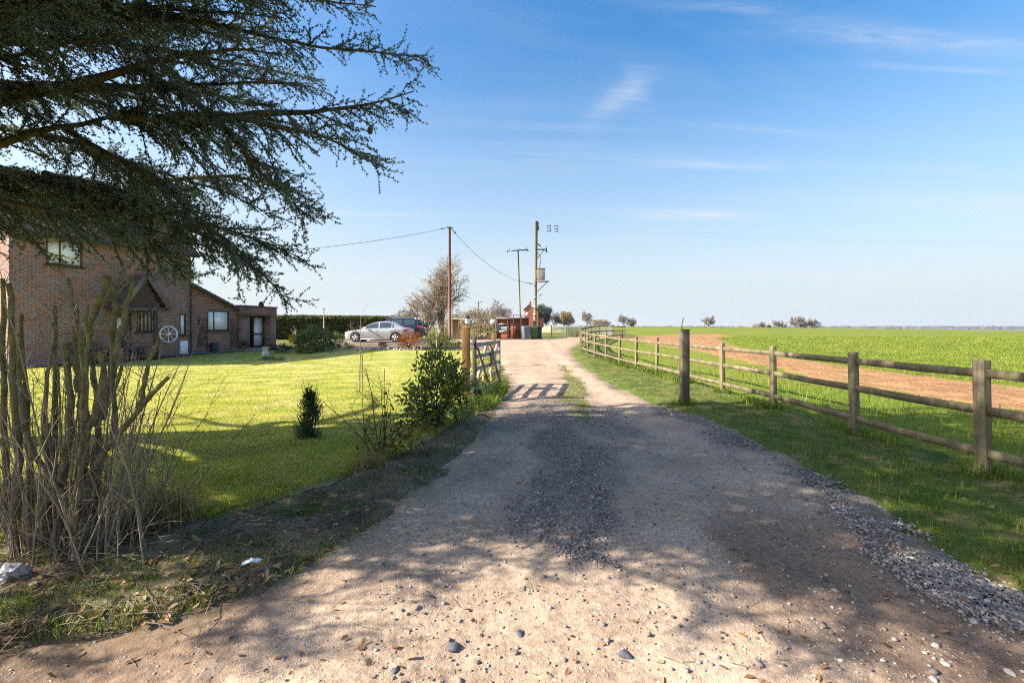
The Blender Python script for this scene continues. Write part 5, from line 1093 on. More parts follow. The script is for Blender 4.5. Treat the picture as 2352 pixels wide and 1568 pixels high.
# ------------------------------------------------------------------ timber fence, posts, gate
W_new = woodmat('treated_pine', [(.085, .066, .042), (.16, .128, .08), (.28, .23, .145)], .4)
W_newx = woodmat('treated_pine_rail', [(.09, .07, .045), (.17, .136, .085), (.28, .23, .145)], .45, axis='rail')
W_post = woodmat('brown_gate_post', [(.2, .1, .035), (.3, .16, .06), (.38, .22, .09)])
W_dark = woodmat('creosote_post', [(.06, .045, .035), (.1, .08, .06), (.14, .11, .085)], .3)
W_grey = woodmat('silvered_gate', [(.2, .17, .15), (.3, .265, .24), (.36, .32, .29)], axis='y')
W_red = woodmat('red_stain', [(.2, .05, .03), (.29, .08, .045), (.34, .11, .07)], axis='x')
def fence():
    ps = [(4.84, 1.05), (4.88, 2.9), (4.88, 4.74), (4.91, 6.56), (5.0, 8.75), (4.96, 10.78), (4.93, 13.0), (4.88, 15.4), (4.5, 16.5), (4.36, 18.5), (4.2, 20.4), (3.95, 21.8), (3.83, 23.1), (3.72, 24.4)]
    ps[8] = (4.62, 17.0)
    far = [(4.1, 27.4), (4.8, 30), (5.65, 32.6), (6.75, 35.4), (7.9, 38.2), (9.1, 41), (10.2, 43.8), (11.2, 46.4), (12.0, 48.6)]
    ps += far; g = np.random.default_rng(4)
    r = thing('post_and_rail_fence', 'long three rail timber fence running along the right of the driveway', 'fence', (4.9, 10.8, 0))
    P3 = [np.array([x, y, Z(x, y)]) for x, y in ps]; H = 1.24
    for i, p in enumerate(P3):
        a = P3[max(i - 1, 0)]; c = P3[min(i + 1, len(P3) - 1)]; an = math.atan2(c[1] - a[1], c[0] - a[0]) - math.pi / 2
        b = MB(); h = H + g.normal(0, .015); tl = g.normal(0, .008, 2)
        T = [[1, 0, tl[0]], [0, 1, tl[1]], [0, 0, 1]]
        b.box(p + (0, 0, h / 2 - .15), (.075, .125, h + .3), an, tilt=T); bevel(b.build('post', W_new, r, True), .006, 2)
        if i + 1 < len(P3):
            q = P3[i + 1]; d = nrm(q - p)
            for z in (1.10, .715, .28):
                b = MB(); m = (p + q) / 2 + (0, 0, g.normal(0, .006)); s0, s1 = p + d * .02 + (0, 0, z), q - d * .02 + (0, 0, z)
                n = 5; pts = [s0 + (s1 - s0) * k / n + np.array([0, 0, -.008 * math.sin(math.pi * k / n) * g.random()]) for k in range(n + 1)]
                for k in range(n): b.bar(pts[k], pts[k + 1], .036, .09)
                b.build('rail', W_newx, r, True)
fence()
def post(name, label, x, y, h, w, d, m, cap=0., rz=0., low=.25):
    z = Z(x, y); r = thing(name, label, 'gate post', (x, y, z), rz); b = MB(); b.box((0, 0, h / 2 - low / 2), (w, d, h + low))
    if cap: b.add([(-w / 2, -d / 2, h), (w / 2, -d / 2, h), (w / 2, d / 2, h), (-w / 2, d / 2, h), (0, 0, h + cap)], [(0, 1, 4), (1, 2, 4), (2, 3, 4), (3, 0, 4)])
    bevel(b.build('shaft', m, r), .008, 2); return r
post('gate_post', 'stout orange brown timber gate post left of the open gate', -.985, 9.78, 1.6, .16, .16, W_post, .05)
r = post('gate_post', 'dark stout timber gate post with iron hook on the right of the drive', 3.45, 9.14, 1.56, .15, .16, W_dark)
b = MB(); b.tube([(-.06, -.02, 1.54), (-.06, -.02, 1.66), (-.045, -.02, 1.74), (-.02, -.02, 1.78)], .009, 8); b.build('hook', plain('rusty_iron', (.09, .06, .05), .6, .4, .7), r)
post('timber_post', 'plain brown timber post behind the daffodils and open gate', *G(1134, 843)[:2], 1.32, .15, .15, W_post)
post('timber_post', 'weathered timber stake standing in the grass left of the metal field gate', (1266.5 - CX) / F * 45, 45, 1.25, .14, .14, W_new)
M_steel = plain('galvanised_steel', (.27, .29, .31), .6, .4, .2)
M_iron = plain('black_iron', (.05, .055, .07), .4, .5, .6)
def five_bar():
    H0 = np.array([-.83, 9.97]); E = np.array([-.35, 12.62]); L = np.linalg.norm(E - H0); an = math.atan2(*(E - H0)[::-1]) - math.pi / 2
    r = thing('field_gate', 'open silvered five bar timber gate with a dark house shaped plaque', 'gate', (*H0, Z(*H0)), an)   # local +Y runs along the leaf
    b = MB(); b.box((0, .045, .72), (.075, .09, 1.36)); bevel(b.build('heel_stile', W_dark, r), .006)
    b = MB(); b.box((0, L - .035, .72), (.07, .07, 1.16)); bevel(b.build('end_stile', W_grey, r), .006)
    for z in (1.215, .95, .68, .415, .16):
        b = MB(); b.box((0, L / 2 + .01, z), (.036, L - .17, .09)); bevel(b.build('bar', W_grey, r), .004)
    for x, pts in ((-.037, ((.1, .12), (L / 2 - .02, 1.19))), (.037, ((L / 2 + .02, 1.19), (L - .08, .12))), (.041, ((.1, 1.16), (L / 2 - .04, .17))), (-.041, ((L / 2 + .04, .17), (L - .08, 1.16)))):
        b = MB(); b.bar((x, pts[0][0], pts[0][1]), (x, pts[1][0], pts[1][1]), .022, .07, (1, 0, 0)); 
        b.V[-1] = b.V[-1]; b.build('brace', W_grey, r)
    for z in (1.215, .2):
        b = MB(); b.box((.024, .2, z), (.008, .38, .045)); b.tube([(0, -.012, z - .05), (0, -.012, z + .05)], .016, 8); b.box((0, -.04, z), (.03, .08, .03)); b.build('hinge', plain('blue_grey_iron', (.12, .17, .22), .4, .5, .6), r)
    b = MB(); y0 = L * .6; w = .22; V = [(y0 - w, .62), (y0 + w, .62), (y0 + w, .97), (y0 + .06, 1.08), (y0 - .06, 1.08), (y0 - w, .97)]
    b.poly([(.052, y, z) for y, z in V]); b.poly([(.03, y, z) for y, z in V[::-1]])
    for i in range(6): j = (i + 1) % 6; b.poly([(.03, *V[i]), (.03, *V[j]), (.052, *V[j]), (.052, *V[i])])
    s = b.build('plaque', plain('slate_plaque', (.035, .04, .05), .35), r)
    b = MB(); b.box((.054, y0, .80), (.004, .3, .24)); b.build('plaque_face', plain('grey_slate', (.14, .15, .17), .5), s)
five_bar()
def lamp():
    p = at(1076, 13.6); r = thing('garden_lamp', 'slim black lamp post with small lantern behind the orange gate post', 'lamp', p); h = 1.72
    b = MB(); b.tube([(.09, 0, -.1), (.05, 0, .6), (-.03, 0, h)], [.028, .022, .018], 8); b.lathe([(.05, 0), (.06, .1), (.03, .2)], (.09, 0, 0), 10); b.build('pole', plain('grey_metal', (.22, .23, .25), .4, .5, .6), r)
    b = MB(); b.lathe([(.03, h), (.05, h + .01), (.075, h + .16)], (-.03, 0, 0), 6); b.build('lantern_glass', M_curtain, r)
    b = MB(); b.lathe([(.1, h + .16), (.06, h + .22), (.015, h + .25), (.012, h + .3), (.001, h + .31)], (-.03, 0, 0), 6); b.lathe([(.001, h - .02), (.035, h - .02), (.035, h + .01)], (-.03, 0, 0), 6); b.build('lantern_cap', M_iron, r)
    b = MB(); b.tube([(.06, 0, h - .12), (.1, 0, h + .1), (.16, 0, h + .2)], .01, 6); b.build('bracket', M_iron, r)
lamp()

# ------------------------------------------------------------------ poles and lines
M_pole = woodmat('weathered_pole', [(.13, .1, .06), (.21, .17, .11), (.28, .24, .16)], .35)
M_redpole = woodmat('red_brown_pole', [(.13, .055, .035), (.2, .085, .055), (.25, .12, .08)])
def pole(name, label, base, top, r0, r1, m):
    base = np.array(base); top = np.array(top); t = thing(name, label, 'pole', base); b = MB(); b.tube([base - (0, 0, .3), base + (top - base) * .5, top], [r0, (r0 + r1) / 2, r1], 10); b.build('shaft', m, t, True, smooth=True); return t, top
b1 = at(1033, 35); t1 = P(1033, 521, 35); r1_, _ = pole('telegraph_pole', 'tall red brown pole in front of the big winter oak', b1, t1, .12, .085, M_redpole)
q = MB(); q.box(t1 + (0, 0, -.08), (.5, .06, .06)); q.tube([t1 + (-.2, 0, -.05), t1 + (-.2, 0, .06)], .03, 6); q.build('bracket', M_iron, r1_, True)
q = MB(); q.tube([b1 + (.2, -.1, 0), b1 + (.2, -.1, 3.2)], .035, 8); q.build('cable_guard', M_steel, r1_, True)
b2 = at(1228, 39); t2 = P(1232.5, 508, 39); r2_, _ = pole('transformer_pole', 'tallest wooden pole, carrying a grey transformer, behind the bins', b2, t2, .15, .115, M_pole)
def pz(v, dx=0, dy=0): z = EYE - (v - HY) / F * 39; f = (z - b2[2]) / (t2[2] - b2[2]); return np.array([b2[0] + (t2[0] - b2[0]) * f + dx, 39 + dy, z])
c = pz(630, .47, 0); q = MB(); q.box(c, (.62, .55, .92)); q.box(c + (0, 0, .48), (.7, .62, .06))
for k in range(5): q.box(c + (-.36, -.2 + k * .1, 0), (.1, .02, .7))
tr = q.build('transformer', mat('rust_streaked_tank', [(.2, .2, .19), (.33, .33, .31), (.24, .15, .09)], 3.5, obj=False, stretch=(1, 1, .3)), r2_, True); bevel(tr, .02)
q = MB(); q.tube([c + (.36, -.1, -.35), c + (.46, -.1, -.3), c + (.46, -.1, .2), c + (.36, -.1, .3)], .035, 6); q.tube([c + (-.36, -.28, -.38), c + (-.42, -.28, -.3), c + (-.42, -.28, .2)], .035, 6); q.build('cooling_pipe', plain('pale_grey', (.5, .5, .5), .5), tr, True)
q = MB(); q.tube([c + (.3, 0, .3), c + (.6, 0, .62)], [.09, .06], 8); q.tube([c + (0, 0, .5), c + (.02, 0, .7)], .05, 8); q.build('bushing', M_iron, tr, True)
q = MB(); q.bar(pz(646.5), pz(646.5, 1.15), .45, .06); q.build('platform', W_red, r2_, True); q = MB(); q.bar(pz(647.5, 1.0), pz(672, .05), .06, .06); q.bar(pz(573), pz(573, .82), .08, .09); q.bar(pz(574, .66), pz(598, .0), .05, .05); q.bar(pz(568, .82, -.1), pz(579, .9, .1), .1, .1); q.build('bracket_arm', M_iron, r2_, True)
q = MB(); q.tube([pz(580, .1), pz(590, .4), pz(598, .42), pz(615, .3), pz(624, .3)], .025, 6); q.tube([pz(560, .12), pz(566, .4)], .05, 6); q.build('jumper_cable', M_iron, r2_, True)
for v, s in ((684, .5), (705, .3), (722, .3)): q = MB(); q.box(pz(v, 0, -.1), (s, .2, .12 if s < .5 else .05)); q.build('plate', plain('plate_grey', (.55, .55, .53), .5), r2_, True)
q = MB(); q.box(pz(520, 0.16), (.08, .3, .6)); q.build('top_bracket', M_iron, r2_, True)
b3 = at(1196, 54); t3 = P(1190, 575, 54); r3_, _ = pole('crossarm_pole', 'wooden pole with dark crossarm left of the transformer pole', b3, t3, .11, .085, M_pole)
q = MB(); q.bar(t3 + (-1.15, 0, -.06), t3 + (1.1, 0, .06), .12, .12); q.build('crossarm', M_iron, r3_, True)
for x, z in ((-1.02, -.05), (.1, .02), (1.0, .06)): q = MB(); q.tube([t3 + (x, 0, z), t3 + (x, 0, z + .3)], [.05, .03], 6); q.build('insulator', M_iron, r3_, True)
for x in (-1.2, 1.15): q = MB(); q.tube([t3 + (x - .1, 0, x * .05 - .05), t3 + (x + .1, 0, x * .05 - .05)], .1, 8); q.build('insulator', M_iron, r3_, True)
q = MB(); q.box(b3 + (0, 0, 2.4), (.7, .06, .06)); q.build('step_bar', M_iron, r3_, True)
b4 = at(1102, 95); t4 = P(1099, 694, 95); r4_, _ = pole('distant_pole', 'thin far telegraph pole rising above the brown hedgerow', b4, t4, .12, .1, M_pole); q = MB(); q.bar(t4 + (-.7, 0, -.05), t4 + (.8, 0, .05), .1, .1); q.build('crossarm', M_iron, r4_, True)
q = MB(); p = at(1053 + 0, 36); 
b5 = at(744, 33); r5_, _ = pole('washing_pole', 'thin pale pole rising from the dark round bush', b5, b5 + (0, 0, 2.35), .035, .03, plain('pale_pole', (.55, .5, .45), .6))
q = MB(); q.lathe([(.05, 2.35), (.05, 2.42), (.001, 2.45)], (0, 0, 0), 8); q.build('finial', M_darkwood, r5_)
def wire(name, label, a, b_, sag, r, marks=()):
    t = np.linspace(0, 1, 25)[:, None]; pts = np.array(a) * (1 - t) + np.array(b_) * t; pts[:, 2] -= sag * 4 * (t * (1 - t))[:, 0]
    rt = thing(name, label, 'cable', a); m = MB(); m.tube(pts - np.array(a), r, 5); m.build('strand', M_lead, rt)
    for f in marks:
        i = f * 24; k = int(i); p = pts[k] + (pts[k + 1] - pts[k]) * (i - k) - np.array(a); d = nrm(pts[k + 1] - pts[k]); m = MB(); m.tube([p - d * .16, p - d * .05, p + d * .2], [.05, .02, .07], 6); m.build('insulator', M_iron, rt)
wire('overhead_cable', 'thin cable sagging between the red brown pole and the transformer pole', t1 + (.1, 0, -.1), pz(652, -.1), .95, .013, (.03, .93))
wire('overhead_cable', 'thin cable running from the red brown pole towards the house', t1 + (-.1, 0, -.05), hw(6.6, .1, 5.25), .35, .013, (.03,))
for k, (v, lb) in enumerate(((517, 'top'), (523, 'middle'), (529, 'lowest'))):
    a = P(1234, v, 39); wire('power_line', f'{lb} of the three thin power lines leaving the transformer pole to the right', a, np.array([80., 45., a[2] - .2]), .6, .0025, (.013, .021))

# ------------------------------------------------------------------ yard: shed, run, bins, logs
def shed():
    y = 38.6; x0, x1 = (1142 - CX) / F * y, (1214 - CX) / F * y; W = x1 - x0; base = np.array([x0, y, Z(0, y)]); r = thing('garden_shed', 'low red brown boarded shed with a white framed window', 'shed', base)
    b = MB(); n = 13; H = 1.72; hx = (.12, .92, .62, 1.3)
    for k in range(n):
        z = .04 + k * H / n
        for xa, xb in (((0, W),) if not (z + .06 > hx[2] and z < hx[3]) else ((0, hx[0]), (hx[1], W))): b.box(((xa + xb) / 2, -.01, z + H / n / 2), (xb - xa, .03 + .012 * (k % 2), H / n + .002), tilt=None)
    for x in (0, W): b.box((x, .9, H / 2), (.04, 1.8, H))
    b.box((W / 2, 1.8, H / 2), (W, .04, H)); b.build('wall', W_red, r)
    b = MB(); b.box((W / 2, .85, H + .08), (W + .2, 2.15, .06), tilt=[[1, 0, 0], [0, 1, 0], [0, .04, 1]]); b.build('roof', plain('felt_roof', (.2, .17, .16), .9), r)
    b = MB()
    for x in (.03, .98, W - .03): b.box((x, -.05, H / 2), (.08, .05, H))
    b.build('corner_post', M_darkwood, r)
    b = MB()
    for x in (hx[0] + .03, hx[1] - .03): b.box((x, -.035, (hx[2] + hx[3]) / 2), (.05, .05, hx[3] - hx[2]))
    for z in (hx[2] + .04, hx[3] - .02): b.box(((hx[0] + hx[1]) / 2, -.036, z), (hx[1] - hx[0] - .1, .048, .07 if z < 1 else .04))
    for k in range(7): b.box((hx[0] + .14 + k * .09, -.03, .86), (.02, .02, .4))
    w = b.build('window', M_white, r); b = MB(); b.box(((hx[0] + hx[1]) / 2, -.005, (hx[2] + hx[3]) / 2), (hx[1] - hx[0], .01, hx[3] - hx[2])); b.build('pane', M_glass, w)
    b = MB(); b.box((1.5, -.04, .8), (.9, .025, 1.5)); d = b.build('door', W_red, r); b = MB(); b.box((1.9, -.06, .9), (.05, .03, .12)); b.build('handle', M_iron, d)
shed()
def run_door():
    y = 37.9; x0, x1 = (1166 - CX) / F * y, (1197 - CX) / F * y; base = np.array([x0, y, Z(0, y)]); W = x1 - x0; r = thing('timber_door_frame', 'dark timber door frame standing in front of the red shed', 'frame', base)
    for x in (0, W * .42, W): b = MB(); b.box((x, 0, 1.0), (.07, .07, 2.0)); b.build('upright', M_darkwood, r)
    for z in (.06, .85, 1.72, 2.0): b = MB(); b.box((W / 2, .0, z), (W, .05, .05)); b.build('crosspiece', M_darkwood, r)
run_door()
def chicken_run():
    y = 36.6; base = np.array([(1020 - CX) / F * y, y, Z(0, y)]); r = thing('chicken_run', 'open timber framed chicken run with thin rails beside the red shed', 'enclosure', base); px = lambda zx: (1030 + zx / 9.05) * .98
    X = lambda zx, yy=y: (px(zx) - CX) / F * yy - base[0]; Zv = lambda zy: EYE - ((700 + zy / 9.05) * .98 - HY) / F * y - base[2]
    W_thin = woodmat('run_timber', [(.2, .11, .06), (.3, .18, .1)])
    for zx, t, m in ((150, 430, W_thin), (215, 430, W_dark), (415, 430, W_dark), (735, 640, W_thin), (868, 440, W_dark), (965, 430, W_thin), (1165, 520, W_thin), (1215, 430, W_dark)):
        b = MB(); b.box((X(zx), 0, Zv(t) / 2), (.075, .075, Zv(t))); b.build('post', m, r)
    for za, zb, zy, w in ((160, 1440, 425, .045), (735, 1200, 565, .06), (735, 950, 648, .05), (980, 1200, 700, .06), (980, 1200, 600, .03)): b = MB(); b.box(((X(za) + X(zb)) / 2, -.05, Zv(zy)), (X(zb) - X(za), .04, w)); b.build('rail', W_thin if zy > 430 else plain('grey_rail', (.4, .37, .34), .7), r)
    for za, ya, zb, yb in ((650, 600, 850, 310), (790, 560, 930, 310)): b = MB(); b.bar((X(za), .1, Zv(ya)), (X(zb), .1, Zv(yb)), .03, .03); b.build('brace', W_new, r)
    b = MB()
    for k in range(46): b.tube([(X(235) + k * (X(405) - X(235)) / 45, .06 + .01 * (k % 3), .02), (X(235) + k * (X(405) - X(235)) / 45, .06, Zv(450) + .04 * (k % 4))], .016, 4)
    b.build('reed_screen', mat('reed', [(.26, .13, .05), (.36, .2, .09)], 8.), r)
    b = MB(); b.box(((X(1080) + X(1212)) / 2, -.09, Zv(485)), (X(1212) - X(1080), .02, Zv(440) - Zv(530))); b.build('board', plain('cream_board', (.62, .58, .48), .7), r)
chicken_run()
M_log = mat('cut_log', [(.3, .19, .11), (.46, .32, .2)], 12.)
lp = at(1135, 35.6); k = 0; g_ = np.random.default_rng(6)
for row in range(3):
    for j in range(7 - row * 2):
        px = lp[0] - 1.5 + j * .2 + row * .17; b = MB(); l = .22 + .12 * g_.random() if row else .3; rr = .08 + .015 * g_.random(); z = lp[2] + .1 + row * .15
        b.tube([(0, -.28, 0), (0, .28, 0)] if (j + row) % 3 else [(-.3, 0, 0), (.34, .06, 0)], rr, 9); o = b.build('log', M_log); o.location = (px, lp[1] + .02 * k, z); tag(o, 'cut log in the low pile inside the chicken run', 'log', 'logs piled by the chicken run'); k += 1
def bin_(name, label, loc, rz, body, lid):
    r = thing(name, label, 'bin', loc, rz, 'wheelie bins by the shed'); b = MB(); w0, d0, w1, d1, h = .48, .5, .58, .66, .98
    V = [(sx * w / 2, sy * d / 2, z) for z, w, d in ((.06, w0, d0), (h, w1, d1)) for sx, sy in ((-1, -1), (1, -1), (1, 1), (-1, 1))]
    b.add(V, [(0, 1, 5, 4), (1, 2, 6, 5), (2, 3, 7, 6), (3, 0, 4, 7), (3, 2, 1, 0)]); b.box((0, 0, h), (w1 + .05, d1 + .05, .05)); bevel(b.build('body', body, r), .02)
    b = MB(); b.add([(-.31, -.37, h + .03), (.31, -.37, h + .03), (.31, .36, h + .03), (-.31, .36, h + .03), (-.28, -.3, h + .1), (.28, -.3, h + .1), (.28, .33, h + .12), (-.28, .33, h + .12)], [(0, 1, 5, 4), (1, 2, 6, 5), (2, 3, 7, 6), (3, 0, 4, 7), (4, 5, 6, 7), (3, 2, 1, 0)]); bevel(b.build('lid', lid, r), .015)
    for s in (-1, 1): b = MB(); b.lathe([(.001, -.03), (.1, -.03), (.1, .03), (.001, .03)], (s * .27, .26, .1), 14, axis='x'); b.build('wheel', M_lead, r)
    b = MB(); b.tube([(-.24, .38, h - .02), (-.24, .43, h + .02), (.24, .43, h + .02), (.24, .38, h - .02)], .016, 6); b.build('handle', lid, r)
gp = plain('bin_grey', (.13, .15, .19), .5)
bin_('wheelie_bin', 'grey blue wheelie bin nearest the red shed', at(1208, 37.0), .35, gp, gp)
gg = plain('bin_green', (.035, .12, .03), .5); bin_('wheelie_bin', 'green wheelie bin between the grey and black ones', at(1226, 37.3), -.1, gg, gg)
gk = plain('bin_black', (.02, .022, .02), .5); bin_('wheelie_bin', 'black wheelie bin at the right end of the row', at(1236, 38.1), -.2, gk, gk)
def bird_table():
    p = at(1017, 31); r = thing('bird_table', 'small roofed wooden bird table between dark car and gate post', 'bird table', p); b = MB(); b.box((0, 0, .35), (.08, .08, .8)); b.build('post', W_new, r); b = MB(); b.box((0, 0, .76), (.46, .4, .04))
    for x in (-.18, .18): b.box((x, 0, .95), (.03, .03, .34))
    b.build('tray', W_new, r); b = MB()
    for s in (-1, 1): b.add([(0, -.3, 1.26), (0, .3, 1.26), (s * .3, .3, 1.06), (s * .3, -.3, 1.06), (0, -.3, 1.22), (0, .3, 1.22), (s * .3, .3, 1.02), (s * .3, -.3, 1.02)], [(0, 1, 2, 3), (4, 5, 6, 7), (2, 3, 7, 6), (0, 3, 7, 4), (1, 2, 6, 5)])
    b.build('roof', W_new, r)
bird_table()
def hutch(u, y, w, h, lb, k):
    p = at(u, y); r = thing('wooden_hutch', lb, 'hutch', p, 0, 'low hutches behind the silver car'); b = MB(); b.box((0, 0, h / 2), (w, .7, h)); b.build('body', M_darkwood, r); b = MB()
    for i in range(7): b.box((0, -.5 + i * .16, h + .03 + i * .015), (w + .25, .155, .03))
    b.build('roof', woodmat('grey_planks', [(.2, .16, .12), (.34, .28, .22)], axis='x'), r)
hutch(828, 36.2, 1.5, .62, 'lowest hutch, nearest the bonnet of the silver car', 0); hutch(856, 37.6, 1.5, .86, 'middle height plank roofed hutch behind the silver car', 1); hutch(884, 39.0, 1.4, 1.1, 'tallest hutch, beside the roof of the silver car', 2)
# timber edging and rockery in the bed
b = MB(); b.box((-6.2, 29.95, Z(-6, 30) + .06), (10.4, .12, .22)); tag(bevel(b.build('timber_edging', W_grey), .01), 'long low timber sleeper edging the gravel parking area', 'edging')
for lb, u in (('left of the two small white globe lamps at the bed edge', 979), ('right of the two small white globe lamps at the bed edge', 992)):
    p = G(u, 803); r = thing('bollard_lamp', lb, 'garden lamp', p, group='small bed lamps'); b = MB(); b.tube([(0, 0, -.05), (0, 0, .28)], .02, 8); b.build('stem', M_steel, r); b = MB(); b.lathe([(.001, .26), (.05, .28), (.075, .33), (.06, .4), (.001, .42)], n=12); b.build('globe', M_white, r)
def stone(name, p, s, m, label, group, seed, flat=.7, cat='stone'):
    V, Fa = rocks(np.array([0.]), np.array([0.]), np.array([s * .12]), np.array([s]), seed, flat); b = MB(); b.add(V, Fa); o = b.build(name, m); o.location = tuple(p); sub = o.modifiers.new('round', 'SUBSURF'); sub.levels = sub.render_levels = 1; sub.subdivision_type = 'SIMPLE'
    return tag(o, label, cat, group)
M_pale = mat('pale_rock', [(.25, .23, .2), (.38, .35, .31), (.48, .45, .41)], 9., bump=.5, obj=True)
for i in range(26):
    u = 812 + i * 6.3 + rnd.uniform(-2, 2) if i < 18 else 912 + (i - 18) * 8; p = G(u, 805.5 + rnd.uniform(-1.5, 1.2)); p[2] += .07
    stone('rockery_stone', p, rnd.uniform(.16, .34), M_pale, 'pale rockery stone along the far edge of the lawn', 'rockery stones edging the flower bed', 100 + i, .8)
M_mid_ = mat('grey_rock', [(.16, .155, .16), (.27, .26, .26), (.36, .34, .33)], 14., bump=.5, obj=True)
for i, (u, v, s) in enumerate(((2062, 1283, .075), (2014, 1296, .05), (2100, 1262, .06), (2235, 1438, .07), (2268, 1428, .06), (2148, 1484, .075), (2085, 1312, .05), (2200, 1508, .05), (2170, 1528, .06), (2208, 1298, .06), (2177, 1290, .05), (1938, 1262, .045), (2145, 1570, .06), (2320, 1548, .07), (2120, 1390, .04), (1862, 1215, .05), (2304, 1400, .05))):
    p = G(u, v); p[2] = float(drivez(p[0:1], p[1:2])[0]); p[2] -= s * .1; s *= .72; stone('roadside_stone', p, s, M_pale, 'pale loose stone at the right edge of the driveway', 'loose pale stones beside the gravel', 140 + i, .75)
M_slate = mat('dark_slate_stone', [(.07, .07, .085), (.15, .145, .16)], 14., bump=.4, obj=True)
for i, (u, v, s, lb) in enumerate(((1437, 1520, .08, 'largest dark slate stone, at the bottom edge of the driveway'), (1042, 1490, .09, 'flat dark slate stone on the sunlit lower left of the driveway'), (1195, 1463, .06, 'blue grey half buried stone on the driveway'), (905, 1548, .045, 'small blue grey stone near the bottom left of the driveway'))):
    p = G(u, v); p[2] = float(drivez(p[0:1], p[1:2])[0]); p[2] -= s * .12; stone('dark_stone', p, s, M_slate, lb, None, 170 + i, .55)
def crumple(name, label, p, s, m, seed, flat):
    g = np.random.default_rng(seed); import bmesh; n = 9; b = MB(); xs = np.linspace(-1, 1, n); X, Y = np.meshgrid(xs, xs); Zz = flat * (1 - .6 * (X ** 2 + Y ** 2)) + g.normal(0, .22 * flat + .05, X.shape)
    V = np.column_stack([(X + g.normal(0, .1, X.shape)).ravel() * s[0], (Y + g.normal(0, .1, X.shape)).ravel() * s[1], np.maximum(Zz, .02).ravel() * s[2]]); i = np.arange(n * n).reshape(n, n)
    b.add(V, np.stack([i[:-1, :-1], i[:-1, 1:], i[1:, 1:], i[1:, :-1]], -1).reshape(-1, 4)); o = b.build(name, m); o.location = tuple(p); o.rotation_euler = (0, 0, g.random() * 3); return tag(o, label, 'litter')
def bagmat():
    t = NT('thin_plastic'); return t.out(t.n('ShaderNodeMixShader', i_0=.35, i_1=t.pbr((.4, .41, .44), .25, .6), i_2=t.n('ShaderNodeBsdfTranslucent', i_Color=(.75, .75, .78)).outputs[0]).outputs[0])
p = G(25, 1345); p[2] += .05; crumple('plastic_bag', 'crumpled clear plastic bag lying by the coppiced shrub', p, (.075, .055, .07), bagmat(), 4, 1.)
p = G(578, 1318); p[2] += .075; o = crumple('paper_scrap', 'narrow white paper scrap on the dark soil strip', p, (.055, .014, .03), M_white, 5, .6); o.rotation_euler = (0, 0, .5)

# ------------------------------------------------------------------ metal field gate, heap, far house
def metal_gate():
    y = 46.2; x0, x1 = (1305 - CX) / F * y, (1404 - CX) / F * y; z = Z(x0, y); r = thing('metal_gate', 'long galvanised tubular field gate at the end of the drive', 'gate', (x0, y, z)); W = x1 - x0
    for zz in (.25, .42, .59, .78, .98, 1.2): b = MB(); b.tube([(0, 0, zz), (W, 0, zz)], .026, 8); b.build('bar', M_steel, r)
    for x in (0, W * .5, W): b = MB(); b.tube([(x, .0, .2), (x, .0, 1.24)], .03, 8); b.build('upright', M_steel, r)
    for s, lb in ((-.24, 'pale concrete post left of the metal field gate'), (W + .12, 'thick pale post right of the metal field gate')):
        post('gate_post', lb, x0 + s, y, 1.32, .16, .16, plain('concrete_post', (.24, .24, .23), .85))
metal_gate()
def trough():
    p = at(1325, 48.5); r = thing('pallet_stack', 'dark stack of pallets behind the metal field gate', 'pallets', p)
    for k in range(4):
        b = MB(); z = .1 + k * .16
        for i in range(6): b.box((0, -.45 + i * .18, z + .05), (1.25, .13, .022))
        for x in (-.55, 0, .55): b.box((x, 0, z - .01), (.1, 1.0, .08))
        b.build('pallet', M_darkwood, r)
trough()
def heap():
    p = at(1266, 80); g = np.random.default_rng(3); b = MB(); n = 26; X, Y = np.meshgrid(np.linspace(-1, 1, n), np.linspace(-1, 1, n)); rr = np.clip(1 - np.hypot(X, Y), 0, 1)
    V = np.column_stack([X.ravel() * 3.1, Y.ravel() * 2.2, (rr ** .8 * 1.35 * (1 + .9 * fbm(X * 3, Y * 3, 5)) - .06).ravel()]); i = np.arange(n * n).reshape(n, n); b.add(V, np.stack([i[:-1, :-1], i[:-1, 1:], i[1:, 1:], i[1:, :-1]], -1).reshape(-1, 4))
    o = b.build('soil_heap', mat('weedy_soil', [(.34, .26, .17), (.4, .33, .22), (.2, .2, .07), (.45, .36, .26)], 1.3, bump=.8)); o.location = tuple(p); tag(o, 'weedy heap of pale soil and rubble behind the bins', 'heap')
heap()
def far_house():
    y = 150; p = at(1214, y); r = thing('distant_house', 'distant red brick gabled house behind the transformer pole', 'house', p); m = plain('far_brick', (.42, .13, .08), .85); b = MB(); W, D, E, A = 3.2, 8., 5.6, 7.3
    for yy in (0, D): b.poly([(-1.3, yy, -.5), (W, yy, -.5), (W, yy, E - .5), (0.1, yy, A), (-1.3, yy, E + .3)])
    for x, e in ((-1.3, E + .3), (W, E - .5)): b.poly([(x, 0, -.5), (x, D, -.5), (x, D, e), (x, 0, e)])
    b.box((4.1, 2.5, 1.3), (1.8, 4, 3.4)); b.build('wall', m, r); b = MB(); b.bar((.1, D / 2, A + .1), (W + .5, D / 2, E - .7), D + .4, .15); b.bar((-1.6, D / 2, E + .15), (.1, D / 2, A + .1), D + .4, .15); rf = b.build('roof', plain('far_tiles', (.12, .07, .06), .9), r)
    b = MB(); b.box((.5, 1.2, 7.7), (.8, .7, 1.5)); b.build('chimney', m, rf); b = MB(); b.box((-.45, -.03, 4.3), (.9, .05, 1.0)); b.build('window', M_white, r)
far_house()

